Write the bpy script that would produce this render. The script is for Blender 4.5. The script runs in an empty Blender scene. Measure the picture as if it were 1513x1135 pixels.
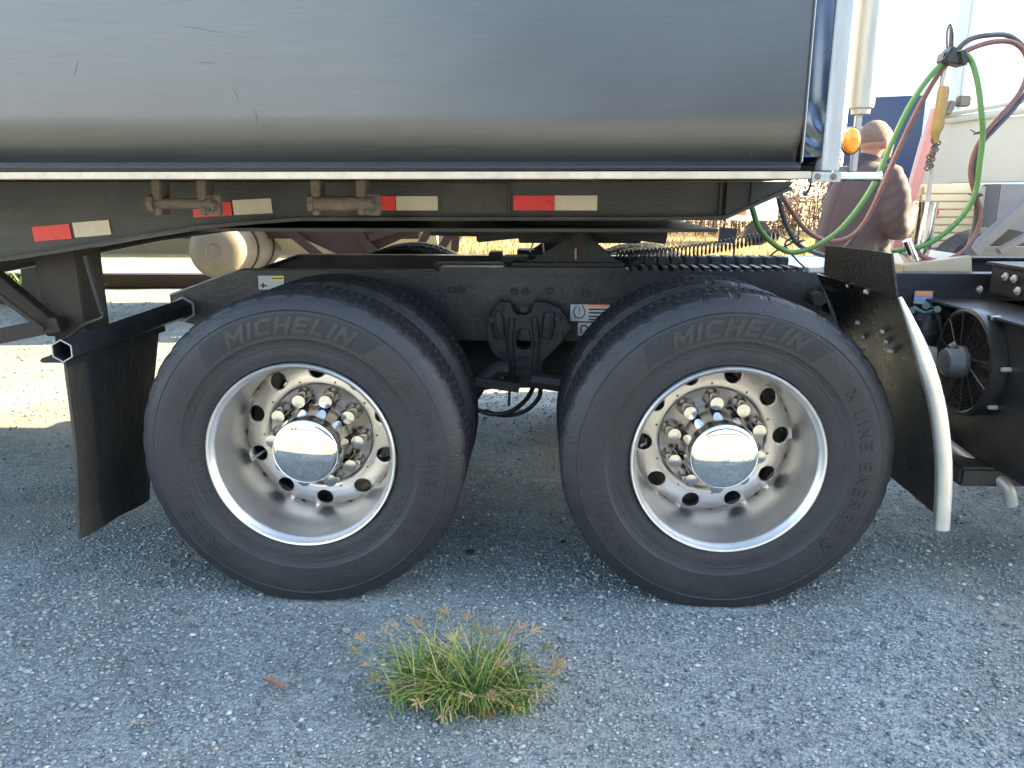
import bpy, bmesh, math, random
import numpy as np
from mathutils import Vector, Matrix, Euler
random.seed(7); rng = np.random.default_rng(7)
PI = math.pi; R = math.radians
sc = bpy.context.scene
col = sc.collection

# ------------------------------------------------------------------ camera
PW, PH, FPX = 1513, 1135, 1147.7
CAM = Vector((.0798, -2.2643, 1.297)); PIT, YAW, ROL = .2425, -.0355, -.0003
Fw = Vector((math.sin(YAW)*math.cos(PIT), math.cos(YAW)*math.cos(PIT), -math.sin(PIT)))
Rt = Vector((math.cos(YAW), -math.sin(YAW), 0)); Up = Rt.cross(Fw)
cd = bpy.data.cameras.new('camera'); co = bpy.data.objects.new('camera', cd); col.objects.link(co)
cd.sensor_width = 36; cd.lens = FPX/PW*36; cd.clip_start = .05; cd.clip_end = 2000
co.matrix_world = Matrix.Translation(CAM) @ Matrix((Rt, Up, -Fw)).transposed().to_4x4()
sc.camera = co

# ------------------------------------------------------------------ world, sun, exposure
SUN_EL, SUN_AZ = R(27), R(76)          # azimuth from +Y towards +X
w = bpy.data.worlds.new('World'); sc.world = w; w.use_nodes = True
wn = w.node_tree.nodes; wl = w.node_tree.links
sky = wn.new('ShaderNodeTexSky'); sky.sky_type = 'NISHITA'; sky.sun_disc = False
sky.sun_elevation = SUN_EL; sky.sun_rotation = SUN_AZ
sky.air_density = 1.0; sky.dust_density = .8; sky.ozone_density = .3
wn['Background'].inputs[1].default_value = .15
wl.new(sky.outputs[0], wn['Background'].inputs[0])
sd = bpy.data.lights.new('sun', 'SUN'); sd.energy = 5.0; sd.angle = R(.5); sd.color = (1, .83, .52)
so = bpy.data.objects.new('sun', sd); col.objects.link(so)
sdir = Vector((math.sin(SUN_AZ)*math.cos(SUN_EL), math.cos(SUN_AZ)*math.cos(SUN_EL), math.sin(SUN_EL)))
so.rotation_euler = sdir.to_track_quat('Z', 'Y').to_euler()
so.location = (0, 0, 20)
sc.view_settings.view_transform = 'Standard'; sc.view_settings.look = 'None'
sc.view_settings.exposure = 2.75; sc.view_settings.gamma = 1; sc.view_settings.use_curve_mapping = False
sc.render.resolution_x = 1024; sc.render.resolution_y = 768

def at(px, py, Y=None, X=None, Z=None):
    """the point of the place that lies at a given depth and is seen at a photo pixel"""
    d = Fw + Rt*((px-PW/2)/FPX) - Up*((py-PH/2)/FPX)
    if Y is not None: s = (Y-CAM.y)/d.y
    elif X is not None: s = (X-CAM.x)/d.x
    else: s = (Z-CAM.z)/d.z
    return CAM + d*s

# ------------------------------------------------------------------ helpers
class MB:
    def __init__(s): s.v = []; s.f = []
    def add(s, vs, fs):
        n = len(s.v); s.v += [tuple(v) for v in vs]; s.f += [tuple(i+n for i in f) for f in fs]; return s
    def box(s, c, d, rot=None):
        M = Euler(rot).to_matrix() if rot is not None else None
        vs = []
        for x in (-.5, .5):
            for y in (-.5, .5):
                for z in (-.5, .5):
                    p = Vector((x*d[0], y*d[1], z*d[2])); p = M @ p if M else p
                    vs.append(p+Vector(c))
        return s.add(vs, [(0,1,3,2),(4,6,7,5),(0,4,5,1),(2,3,7,6),(0,2,6,4),(1,5,7,3)])
    def span(s, a, b):
        return s.box([(a[i]+b[i])/2 for i in range(3)], [abs(b[i]-a[i]) for i in range(3)])
    def tube(s, pts, r, n=10, caps=True, closed=False):
        pts = [Vector(p) for p in pts]; m = len(pts)
        rr = r if hasattr(r, '__len__') else [r]*m
        up = None; base = len(s.v); vs = []
        for i, p in enumerate(pts):
            t = (pts[min(i+1, m-1)]-pts[max(i-1, 0)]).normalized()
            if up is None:
                up = t.orthogonal().normalized()
            else:
                up = (up-t*up.dot(t)).normalized()
            b = t.cross(up)
            for k in range(n):
                a = 2*PI*k/n; vs.append(p+(up*math.cos(a)+b*math.sin(a))*rr[i])
        fs = [(i*n+k, i*n+(k+1)%n, (i+1)*n+(k+1)%n, (i+1)*n+k) for i in range(m-1) for k in range(n)]
        if caps: fs += [tuple(reversed(range(n))), tuple((m-1)*n+k for k in range(n))]
        return s.add(vs, fs)
    def cyl(s, a, b, r, n=16, r2=None): return s.tube([a, b], [r, r if r2 is None else r2], n)
    def lathe(s, prof, c=(0,0,0), n=64, axis='Y'):
        """prof: (radius, depth along axis)"""
        vs = []
        for i in range(n):
            a = 2*PI*i/n
            for r, d in prof:
                x, z = r*math.cos(a), r*math.sin(a)
                p = {'Y': (x, d, z), 'Z': (x, z, d), 'X': (d, x, z)}[axis]
                vs.append((p[0]+c[0], p[1]+c[1], p[2]+c[2]))
        m = len(prof)
        return s.add(vs, [(i*m+j, ((i+1)%n)*m+j, ((i+1)%n)*m+j+1, i*m+j+1) for i in range(n) for j in range(m-1)])
    def prism(s, poly, a, b, plane='XZ'):
        """extrude a polygon of the given plane between two values of the third axis"""
        def P(u, v, t): return {'XZ': (u, t, v), 'YZ': (t, u, v), 'XY': (u, v, t)}[plane]
        n = len(poly); vs = [P(u, v, a) for u, v in poly]+[P(u, v, b) for u, v in poly]
        return s.add(vs, [tuple(range(n)), tuple(reversed(range(n, 2*n)))]+[(k, n+k, n+(k+1)%n, (k+1)%n) for k in range(n)])
    def sheet(s, rows, thick=None):
        """grid of points, rows of equal length; optional thickness vector"""
        m = len(rows[0]); n = len(rows)
        vs = [Vector(p) for r in rows for p in r]
        fs = [(i*m+j, i*m+j+1, (i+1)*m+j+1, (i+1)*m+j) for i in range(n-1) for j in range(m-1)]
        if thick is None: return s.add(vs, fs)
        t = Vector(thick); N = n*m
        fs2 = [tuple(reversed([q+N for q in f])) for f in fs]
        rim = [j for j in range(m)]+[i*m+m-1 for i in range(1, n)]+[(n-1)*m+j for j in range(m-2, -1, -1)]+[i*m for i in range(n-2, 0, -1)]
        side = [(rim[(k+1)%len(rim)], rim[k], rim[k]+N, rim[(k+1)%len(rim)]+N) for k in range(len(rim))]
        return s.add(vs+[v+t for v in vs], fs+fs2+side)
    def mesh(s, name, off=(0,0,0), smooth=None, bevel=0):
        me = bpy.data.meshes.new(name)
        me.from_pydata([(v[0]-off[0], v[1]-off[1], v[2]-off[2]) for v in s.v], [], s.f)
        bm = bmesh.new(); bm.from_mesh(me)
        bmesh.ops.recalc_face_normals(bm, faces=bm.faces)
        if bevel:
            es = [e for e in bm.edges if len(e.link_faces) == 2 and e.calc_face_angle(0) > R(40)]
            try: bmesh.ops.bevel(bm, geom=es, offset=bevel, segments=2, affect='EDGES', clamp_overlap=True)
            except Exception: pass
        bm.to_mesh(me); bm.free()
        if smooth is not None:
            me.shade_smooth() if smooth >= 180 else me.set_sharp_from_angle(angle=R(smooth))
            if smooth < 180: 
                for p in me.polygons: p.use_smooth = True
        return me
    def build(s, name, mat, parent=None, smooth=35, bevel=0):
        off = origin(parent)
        return put(name, s.mesh(name, off, smooth, bevel), mat, parent)

def origin(o):
    v = Vector((0,0,0))
    while o is not None: v = v+o.location; o = o.parent
    return v
def put(name, me, mat, parent=None, loc=(0,0,0), rot=(0,0,0)):
    if mat is not None and not me.materials: me.materials.append(mat)
    o = bpy.data.objects.new(name, me); col.objects.link(o)
    o.parent = parent; o.location = loc; o.rotation_euler = rot
    return o
def tag(o, label=None, cat=None, group=None, kind=None):
    for k, v in (('label', label), ('category', cat), ('group', group), ('kind', kind)):
        if v: o[k] = v
    return o
def thing(name, loc, label, cat, group=None, rz=0):
    o = bpy.data.objects.new(name, None); col.objects.link(o); o.location = loc; o.rotation_euler.z = rz
    o.empty_display_size = .2
    return tag(o, label, cat, group)
def copy_tree(o, parent=None):
    c = o.copy(); col.objects.link(c)
    if parent is not None: c.parent = parent
    for ch in list(o.children): copy_tree(ch, c)
    return c
def from_curve(splines, extrude, bevel=0):
    """2-D polygons (first outline, rest holes) filled and extruded; returns a mesh in its XY plane"""
    cu = bpy.data.curves.new('c', 'CURVE'); cu.dimensions = '2D'; cu.fill_mode = 'BOTH'; cu.extrude = extrude; cu.bevel_depth = bevel
    for s in splines:
        sp = cu.splines.new('POLY'); sp.points.add(len(s)-1); sp.use_cyclic_u = True
        for p, q in zip(sp.points, s): p.co = (q[0], q[1], 0, 1)
    o = bpy.data.objects.new('c', cu); col.objects.link(o)
    me = bpy.data.meshes.new_from_object(o); bpy.data.objects.remove(o); bpy.data.curves.remove(cu)
    me.materials.clear(); return me
def plate(name, mat, parent, splines, Y, thick, bevel=0):
    """plate in the XZ plane, centred at depth Y, with holes"""
    me = from_curve(splines, thick/2-bevel, bevel); off = origin(parent)
    for v in me.vertices: v.co = (v.co.x-off.x, Y-v.co.z-off.y, v.co.y-off.z)
    me.flip_normals(); me.set_sharp_from_angle(angle=R(35))
    return put(name, me, mat, parent)
def text_mesh(txt, extrude=.001, bold=0, size=1, shear=0, spacing=1):
    cu = bpy.data.curves.new('t', 'FONT'); cu.body = txt; cu.size = size; cu.extrude = extrude; cu.offset = bold
    cu.shear = shear; cu.space_character = spacing; cu.resolution_u = 3; cu.align_x = 'CENTER'
    o = bpy.data.objects.new('t', cu); col.objects.link(o)
    me = bpy.data.meshes.new_from_object(o); bpy.data.objects.remove(o); bpy.data.curves.remove(cu)
    me.materials.clear(); return me
def circle(cx, cy, r, n=24): return [(cx+r*math.cos(2*PI*k/n), cy+r*math.sin(2*PI*k/n)) for k in range(n)]
def smooth_path(pts, k=6):
    """Catmull-Rom through the given points"""
    P = [Vector(p) for p in pts]; P = [P[0]*2-P[1]]+P+[P[-1]*2-P[-2]]; out = []
    for i in range(1, len(P)-2):
        for j in range(k):
            t = j/k; a, b, c, d = P[i-1], P[i], P[i+1], P[i+2]
            out.append(.5*((2*b)+(c-a)*t+(2*a-5*b+4*c-d)*t*t+(3*b-a-3*c+d)*t**3))
    out.append(P[-2]); return out

# ------------------------------------------------------------------ materials
def mat(name, base, rough=.5, metal=0, var=.15, scale=8, bump=0, bscale=60, dust=None, damt=0, dscale=5, stretch=None, rvar=.1, coat=0):
    m = bpy.data.materials.new(name); m.use_nodes = True; n = m.node_tree.nodes; l = m.node_tree.links
    b = n['Principled BSDF']; b.inputs['Metallic'].default_value = metal
    b.inputs['Coat Weight'].default_value = coat
    tc = n.new('ShaderNodeTexCoord'); mp = n.new('ShaderNodeMapping'); l.new(tc.outputs['Object'], mp.inputs[0])
    if stretch: mp.inputs['Scale'].default_value = stretch
    nz = n.new('ShaderNodeTexNoise'); nz.inputs['Scale'].default_value = scale; nz.inputs['Detail'].default_value = 8; nz.inputs['Roughness'].default_value = .65
    l.new(mp.outputs[0], nz.inputs['Vector'])
    mr = n.new('ShaderNodeMapRange'); mr.inputs[1].default_value = .3; mr.inputs[2].default_value = .7
    mr.inputs[3].default_value = 1-var; mr.inputs[4].default_value = 1+var; l.new(nz.outputs[0], mr.inputs[0])
    mx = n.new('ShaderNodeVectorMath'); mx.operation = 'SCALE'; mx.inputs[0].default_value = base; l.new(mr.outputs[0], mx.inputs['Scale'])
    out = mx.outputs[0]
    if dust:
        n2 = n.new('ShaderNodeTexNoise'); n2.inputs['Scale'].default_value = dscale; n2.inputs['Detail'].default_value = 10; n2.inputs['Roughness'].default_value = .7
        l.new(tc.outputs['Object'], n2.inputs['Vector'])
        r2 = n.new('ShaderNodeMapRange'); r2.inputs[1].default_value = .42; r2.inputs[2].default_value = .7; r2.inputs[3].default_value = damt*.25; r2.inputs[4].default_value = damt
        l.new(n2.outputs[0], r2.inputs[0])
        mm = n.new('ShaderNodeMix'); mm.data_type = 'RGBA'; l.new(r2.outputs[0], mm.inputs[0]); l.new(out, mm.inputs[6]); mm.inputs[7].default_value = (*dust, 1); out = mm.outputs[2]
        if metal:
            mi = n.new('ShaderNodeMath'); mi.operation = 'MULTIPLY_ADD'; l.new(r2.outputs[0], mi.inputs[0]); mi.inputs[1].default_value = -metal; mi.inputs[2].default_value = metal; l.new(mi.outputs[0], b.inputs['Metallic'])
    l.new(out, b.inputs['Base Color'])
    rr = n.new('ShaderNodeMapRange'); rr.inputs[1].default_value = .3; rr.inputs[2].default_value = .7; rr.inputs[3].default_value = max(rough-rvar, .02); rr.inputs[4].default_value = min(rough+rvar, 1)
    l.new(nz.outputs[0], rr.inputs[0]); l.new(rr.outputs[0], b.inputs['Roughness'])
    if bump:
        n3 = n.new('ShaderNodeTexNoise'); n3.inputs['Scale'].default_value = bscale; n3.inputs['Detail'].default_value = 6; l.new(mp.outputs[0], n3.inputs['Vector'])
        bp = n.new('ShaderNodeBump'); bp.inputs['Strength'].default_value = bump; bp.inputs['Distance'].default_value = .01; l.new(n3.outputs[0], bp.inputs['Height']); l.new(bp.outputs[0], b.inputs['Normal'])
    return m
DUSTC = (.22, .19, .15)
M = dict(
 black=mat('black_paint', (.008,.009,.011), .42, dust=DUSTC, damt=.09, bump=.15, bscale=90),
 blackrough=mat('black_cast', (.009,.009,.011), .6, dust=(.13,.10,.075), damt=.14, bump=.4, bscale=70),
 rail=mat('frame_rail_paint', (.008,.0095,.013), .42, dust=(.11,.095,.075), damt=.15, dscale=9, bump=.2, bscale=50),
 poly=mat('fender_black', (.006,.006,.006), .3, dust=(.13,.1,.07), damt=.06, bump=.12, bscale=120),
 beam=mat('trailer_beam_paint', (.02,.0205,.019), .45, dust=(.13,.105,.08), damt=.24, dscale=4, bump=.2, stretch=(1,1,3)),
 chrome=mat('chrome', (.78,.78,.79), .05, 1, var=.04, rvar=.03),
 mirror=mat('hub_mirror', (.86,.85,.83), .03, 1, var=.02, rvar=.01),
 alu=mat('polished_aluminium', (.77,.75,.72), .38, 1, var=.05, scale=14, rvar=.04, dust=(.3,.24,.18), damt=.05, dscale=40),
 aludisc=mat('aluminium_wheel_disc', (.68,.62,.555), .36, 1, var=.12, scale=12, rvar=.06, dust=(.28,.2,.13), damt=.3, dscale=12),
 aluw=mat('white_aluminium', (.42,.415,.395), .42, .35, var=.16, scale=6, stretch=(6,6,.6), dust=(.3,.27,.22), damt=.25, dscale=10),
 trim=mat('rail_trim', (.6,.49,.37), .45, .15, var=.12, scale=14, dust=(.25,.18,.12), damt=.45, dscale=30),
 rust=mat('rusty_steel', (.12,.09,.07), .75, .1, var=.35, scale=25, bump=.5, bscale=80, dust=(.24,.2,.16), damt=.5, dscale=16),
 brown=mat('brown_primer', (.032,.014,.008), .7, var=.3, scale=5, bump=.2),
 brownpost=mat('brown_dusty_steel', (.02,.015,.012), .7, var=.3, scale=10, dust=(.11,.075,.045), damt=.3, bump=.3),
 cream=mat('cream_paint', (.42,.35,.23), .45, var=.07, scale=3, dust=(.4,.32,.22), damt=.2),
 creamgrey=mat('pale_grey_cream_paint', (.36,.335,.27), .45, var=.06, scale=3, dust=(.4,.35,.28), damt=.2),
 white=mat('white_paint', (.78,.78,.76), .4, var=.04, scale=3),
 grey=mat('grey_steel_paint', (.12,.125,.14), .5, var=.15, scale=4, dust=(.25,.23,.2), damt=.2),
 blue=mat('dark_blue_paint', (.012,.03,.09), .35, var=.1, scale=2),
 red=mat('red_reflective', (.72,.02,.012), .35, var=.12, scale=30, dust=(.3,.2,.16), damt=.1),
 tapewhite=mat('white_reflective', (.62,.53,.40), .4, var=.07, scale=30, dust=(.4,.32,.24), damt=.18),
 pink=mat('faded_red_paint', (.5,.2,.17), .5, var=.12, scale=3),
 orange=mat('orange_paint', (.8,.2,.03), .5),
 labelwhite=mat('label_white', (.45,.45,.43), .5, var=.05), labelblack=mat('label_black', (.03,.03,.03), .5, var=.05),
 labelorange=mat('label_orange', (.8,.28,.08), .5, var=.05), labelyellow=mat('label_yellow', (.75,.6,.05), .5, var=.05),
 hosegreen=mat('green_hose', (.06,.19,.035), .4, var=.12, scale=10, dust=(.25,.25,.16), damt=.15),
 hosered=mat('red_hose', (.17,.055,.045), .5, var=.15, scale=10, dust=(.25,.2,.17), damt=.3),
 hosegrey=mat('dark_hose', (.035,.038,.045), .45, var=.15, scale=10, dust=(.2,.18,.16), damt=.25),
 wire=mat('black_wire', (.025,.022,.02), .4),
 yellow=mat('yellow_plastic', (.3,.19,.05), .5, var=.2, scale=20, dust=(.3,.22,.12), damt=.3),
 flap=mat('flap_rubber', (.009,.012,.017), .5, var=.3, scale=18, stretch=(1,1,.25), bump=.35, bscale=50, dust=(.12,.11,.1), damt=.14),
 motor=mat('grey_motor', (.06,.065,.075), .45, .3, var=.15, dust=(.3,.28,.25), damt=.2),
 teal=mat('teal_fitting', (.05,.09,.085), .4, .4),
 skin=mat('skin', (.34,.16,.11), .5, var=.06, scale=20), hair=mat('grey_hair', (.2,.13,.095), .8, var=.3, scale=90, bump=.5, bscale=200),
 jacket=mat('mauve_jacket', (.085,.056,.054), .8, var=.12, scale=9, bump=.25, bscale=14), collar=mat('dark_collar', (.05,.04,.045), .8),
 trousers=mat('dark_trousers', (.03,.035,.05), .8), shoe=mat('shoe', (.04,.03,.025), .6),
 glass=mat('tinted_glass', (.02,.025,.03), .05),
 leafbrown=mat('dry_leaf', (.26,.11,.06), .7, var=.3, scale=60), stick=mat('dry_stick', (.25,.18,.11), .8, var=.3, scale=50),
 debris=mat('black_debris', (.008,.008,.008), .7),
 timber=mat('dark_timber', (.018,.01,.005), .8, var=.3, scale=6, bump=.4),
)
def tyre_mat():
    m = mat('tyre_rubber', (.0115,.0115,.013), .55, var=.2, scale=5, bump=.25, bscale=120, dust=(.05,.048,.05), damt=.36, dscale=3.2)
    n = m.node_tree.nodes; l = m.node_tree.links; b = n['Principled BSDF']
    b.inputs['Sheen Weight'].default_value = .0
    return m
M['tyre'] = tyre_mat()
M['tread'] = mat('tyre_tread', (.062,.064,.072), .85, var=.45, scale=45, bump=.5, bscale=160, dust=(.014,.014,.016), damt=.55, dscale=50)
M['groove'] = mat('tyre_groove', (.004,.004,.005), .9, var=.2)
M['lettering'] = mat('tyre_lettering', (.0145,.0145,.0155), .5, var=.1, dust=(.06,.055,.05), damt=.3)
M['badge'] = mat('tyre_badge', (.0125,.0125,.014), .68, var=.2, scale=40)
M['flange'] = mat('hub_flange_aluminium', (.46,.41,.36), .38, 1, var=.15, scale=30, dust=(.2,.14,.09), damt=.35, dscale=25)
M['nut'] = mat('nut_cover_chrome', (.62,.6,.57), .14, 1, var=.08, scale=60, rvar=.05)
def amber():
    m = mat('amber_lens', (.9,.28,.01), .2, var=.08, scale=60); b = m.node_tree.nodes['Principled BSDF']
    b.inputs['Coat Weight'].default_value = .6; b.inputs['Subsurface Weight'].default_value = .2
    return m
M['amber'] = amber()
def wall_mat():
    m = bpy.data.materials.new('brushed_body_sheet'); m.use_nodes = True; n = m.node_tree.nodes; l = m.node_tree.links
    b = n['Principled BSDF']; b.inputs['Metallic'].default_value = .82
    tc = n.new('ShaderNodeTexCoord')
    def noise(scale, st, det=6):
        mp = n.new('ShaderNodeMapping'); mp.inputs['Scale'].default_value = st; l.new(tc.outputs['Object'], mp.inputs[0])
        z = n.new('ShaderNodeTexNoise'); z.inputs['Scale'].default_value = scale; z.inputs['Detail'].default_value = det; z.inputs['Roughness'].default_value = .6; l.new(mp.outputs[0], z.inputs['Vector']); return z.outputs[0]
    def rng_(s, a, b_, lo=.3, hi=.7):
        r = n.new('ShaderNodeMapRange'); r.inputs[1].default_value = lo; r.inputs[2].default_value = hi; r.inputs[3].default_value = a; r.inputs[4].default_value = b_; l.new(s, r.inputs[0]); return r.outputs[0]
    fine = noise(16, (.5, 1, 18)); big = noise(1.6, (.7, 1, 1.2), 5); streak = noise(5, (.35, 1, 9))
    add = n.new('ShaderNodeMath'); add.operation = 'ADD'; l.new(rng_(fine, -.075, .075), add.inputs[0]); l.new(rng_(big, .93, 1.07), add.inputs[1])
    sc_ = n.new('ShaderNodeVectorMath'); sc_.operation = 'SCALE'; sc_.inputs[0].default_value = (.128,.124,.120); l.new(add.outputs[0], sc_.inputs['Scale'])
    l.new(sc_.outputs[0], b.inputs['Base Color'])
    ra = n.new('ShaderNodeMath'); ra.operation = 'ADD'; l.new(rng_(streak, -.015, .02), ra.inputs[0]); l.new(rng_(big, .31, .40), ra.inputs[1]); l.new(ra.outputs[0], b.inputs['Roughness'])
    bp = n.new('ShaderNodeBump'); bp.inputs['Strength'].default_value = .035; bp.inputs['Distance'].default_value = .004; l.new(big, bp.inputs['Height'])
    b2 = n.new('ShaderNodeBump'); b2.inputs['Strength'].default_value = .35; b2.inputs['Distance'].default_value = .02; l.new(noise(2.2, (.5, 1, 1), 2), b2.inputs['Height']); l.new(bp.outputs[0], b2.inputs['Normal'])
    l.new(b2.outputs[0], b.inputs['Normal'])
    return m
M['wall'] = wall_mat()
M['corner'] = mat('dark_corner_sheet', (.10,.115,.14), .24, 1, var=.15, scale=9, rvar=.06)

def ground_mat():
    m = bpy.data.materials.new('gravel_asphalt'); m.use_nodes = True; n = m.node_tree.nodes; l = m.node_tree.links
    b = n['Principled BSDF']; b.inputs['Roughness'].default_value = .85
    tc = n.new('ShaderNodeTexCoord')
    v = n.new('ShaderNodeTexVoronoi'); v.inputs['Scale'].default_value = 105; v.inputs['Randomness'].default_value = 1; l.new(tc.outputs['Object'], v.inputs['Vector'])
    v2 = n.new('ShaderNodeTexVoronoi'); v2.inputs['Scale'].default_value = 260; l.new(tc.outputs['Object'], v2.inputs['Vector'])
    sx = n.new('ShaderNodeSeparateColor'); l.new(v.outputs['Color'], sx.inputs[0])
    sx2 = n.new('ShaderNodeSeparateColor'); l.new(v2.outputs['Color'], sx2.inputs[0])
    cr = n.new('ShaderNodeValToRGB'); e = cr.color_ramp.elements
    e[0].position = 0; e[0].color = (.09,.097,.1,1); e[1].position = 1; e[1].color = (.58,.57,.54,1)
    for p, c in ((.35,(.20,.232,.218,1)), (.75,(.325,.36,.335,1)), (.93,(.47,.47,.43,1))):
        q = e.new(p); q.color = c
    mixv = n.new('ShaderNodeMath'); mixv.operation = 'MULTIPLY_ADD'; l.new(sx.outputs[0], mixv.inputs[0]); mixv.inputs[1].default_value = .6
    sc2 = n.new('ShaderNodeMath'); sc2.operation = 'MULTIPLY'; l.new(sx2.outputs[1], sc2.inputs[0]); sc2.inputs[1].default_value = .4; l.new(sc2.outputs[0], mixv.inputs[2])
    l.new(mixv.outputs[0], cr.inputs[0])
    nz = n.new('ShaderNodeTexNoise'); nz.inputs['Scale'].default_value = 1.3; nz.inputs['Detail'].default_value = 9; nz.inputs['Roughness'].default_value = .65; l.new(tc.outputs['Object'], nz.inputs['Vector'])
    mr = n.new('ShaderNodeMapRange'); mr.inputs[1].default_value = .35; mr.inputs[2].default_value = .65; mr.inputs[3].default_value = .66; mr.inputs[4].default_value = 1.28; l.new(nz.outputs[0], mr.inputs[0])
    sv = n.new('ShaderNodeVectorMath'); sv.operation = 'SCALE'; l.new(cr.outputs[0], sv.inputs[0]); l.new(mr.outputs[0], sv.inputs['Scale'])
    # sandy silt in patches
    n4 = n.new('ShaderNodeTexNoise'); n4.inputs['Scale'].default_value = .9; n4.inputs['Detail'].default_value = 8; l.new(tc.outputs['Object'], n4.inputs['Vector'])
    r4 = n.new('ShaderNodeMapRange'); r4.inputs[1].default_value = .46; r4.inputs[2].default_value = .68; r4.inputs[3].default_value = 0; r4.inputs[4].default_value = .6; l.new(n4.outputs[0], r4.inputs[0])
    mm = n.new('ShaderNodeMix'); mm.data_type = 'RGBA'; l.new(r4.outputs[0], mm.inputs[0]); l.new(sv.outputs[0], mm.inputs[6]); mm.inputs[7].default_value = (.34,.30,.235,1)
    l.new(mm.outputs[2], b.inputs['Base Color'])
    ad = n.new('ShaderNodeMath'); ad.operation = 'MULTIPLY_ADD'; l.new(v.outputs['Distance'], ad.inputs[0]); ad.inputs[1].default_value = -1.; l.new(sx2.outputs[0], ad.inputs[2])
    bp = n.new('ShaderNodeBump'); bp.inputs['Strength'].default_value = .9; bp.inputs['Distance'].default_value = .006; l.new(ad.outputs[0], bp.inputs['Height']); l.new(bp.outputs[0], b.inputs['Normal'])
    return m
M['ground'] = ground_mat()
def stone_mat():
    m = bpy.data.materials.new('loose_stone'); m.use_nodes = True; n = m.node_tree.nodes; l = m.node_tree.links
    b = n['Principled BSDF']; b.inputs['Roughness'].default_value = .75
    a = n.new('ShaderNodeAttribute'); a.attribute_name = 'tone'
    cr = n.new('ShaderNodeValToRGB'); e = cr.color_ramp.elements
    e[0].color = (.08,.085,.088,1); e[1].color = (.52,.51,.49,1)
    for p, c in ((.4,(.20,.232,.218,1)), (.68,(.325,.36,.335,1)), (.78,(.34,.3,.24,1)), (.9,(.43,.425,.41,1))):
        q = e.new(p); q.color = c
    l.new(a.outputs['Fac'], cr.inputs[0]); l.new(cr.outputs[0], b.inputs['Base Color'])
    return m
M['stone'] = stone_mat()
def attr_mat(name, stops, rough=.7, trans=0):
    m = bpy.data.materials.new(name); m.use_nodes = True; n = m.node_tree.nodes; l = m.node_tree.links
    b = n['Principled BSDF']; b.inputs['Roughness'].default_value = rough
    a = n.new('ShaderNodeAttribute'); a.attribute_name = 'tone'
    cr = n.new('ShaderNodeValToRGB'); e = cr.color_ramp.elements
    e[0].color = (*stops[0][1], 1); e[1].color = (*stops[-1][1], 1)
    for p, c in stops[1:-1]: q = e.new(p); q.color = (*c, 1)
    l.new(a.outputs['Fac'], cr.inputs[0]); l.new(cr.outputs[0], b.inputs['Base Color'])
    if trans:
        t = n.new('ShaderNodeBsdfTranslucent'); l.new(cr.outputs[0], t.inputs[0]); mx = n.new('ShaderNodeMixShader'); mx.inputs[0].default_value = trans
        l.new(b.outputs[0], mx.inputs[1]); l.new(t.outputs[0], mx.inputs[2]); l.new(mx.outputs[0], n['Material Output'].inputs[0])
    return m
M['grass'] = attr_mat('grass_blades', [(0,(.04,.1,.035)), (.3,(.1,.2,.045)), (.5,(.24,.32,.06)), (.72,(.45,.42,.1)), (1,(.65,.47,.22))], .6, .3)
M['seed'] = attr_mat('seed_heads', [(0,(.3,.26,.09)), (.5,(.48,.33,.17)), (1,(.62,.45,.26))], .7, .25)
M['drygrass'] = attr_mat('dry_field_grass', [(0,(.16,.10,.02)), (.5,(.28,.19,.05)), (1,(.36,.27,.11))], .8, .3)
M['brush'] = attr_mat('autumn_brush', [(0,(.05,.03,.02)), (.4,(.11,.065,.045)), (.7,(.17,.10,.06)), (.88,(.19,.14,.06)), (1,(.07,.085,.03))], .8, .2)
M['field'] = mat('dry_field', (.22,.15,.05), .9, var=.4, scale=3, bump=.5, bscale=20)

def raw_mesh(name, V, Fc, mat_, tone=None, parent=None, smooth=False):
    """V (n,3), Fc (m,k) numpy; tone per face"""
    me = bpy.data.meshes.new(name); k = Fc.shape[1]; m = len(Fc)
    me.vertices.add(len(V)); me.vertices.foreach_set('co', V.astype(np.float32).ravel())
    me.loops.add(m*k); me.loops.foreach_set('vertex_index', Fc.astype(np.int32).ravel())
    me.polygons.add(m); me.polygons.foreach_set('loop_start', np.arange(0, m*k, k, dtype=np.int32))
    me.update(calc_edges=True); me.validate()
    if tone is not None:
        a = me.attributes.new('tone', 'FLOAT', 'FACE'); a.data.foreach_set('value', tone.astype(np.float32))
    if smooth: me.shade_smooth()
    return put(name, me, mat_, parent)

# ================================================================== SETTING
def ground_h(x, y):
    return .004*np.sin(x*2.1+y*1.3)+.003*np.sin(x*4.7-y*3.1+1)
g = MB()
NX = 90
xs = np.concatenate([[-400,-120,-40,-15], np.linspace(-7, 7, 80), [15,40,120,400]])
ys = np.concatenate([[-400,-120,-40,-15,-6], np.linspace(-3, 9, 70), [15,30,60,120,400]])
rows = [[(x, y, (0 if abs(x) > 6.9 or y > 8.9 or y < -2.9 else float(ground_h(x, y)))-.004) for x in xs] for y in ys]
g.sheet(rows); tag(g.build('ground', M['ground'], smooth=180), kind='structure')
f = MB(); f.sheet([[(x, y, .012 if y > 14 else .0) for x in np.linspace(-120, 160, 30)] for y in (13.2, 14.5, 30, 60, 200)])
tag(f.build('field', M['field'], smooth=180), kind='structure')

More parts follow.
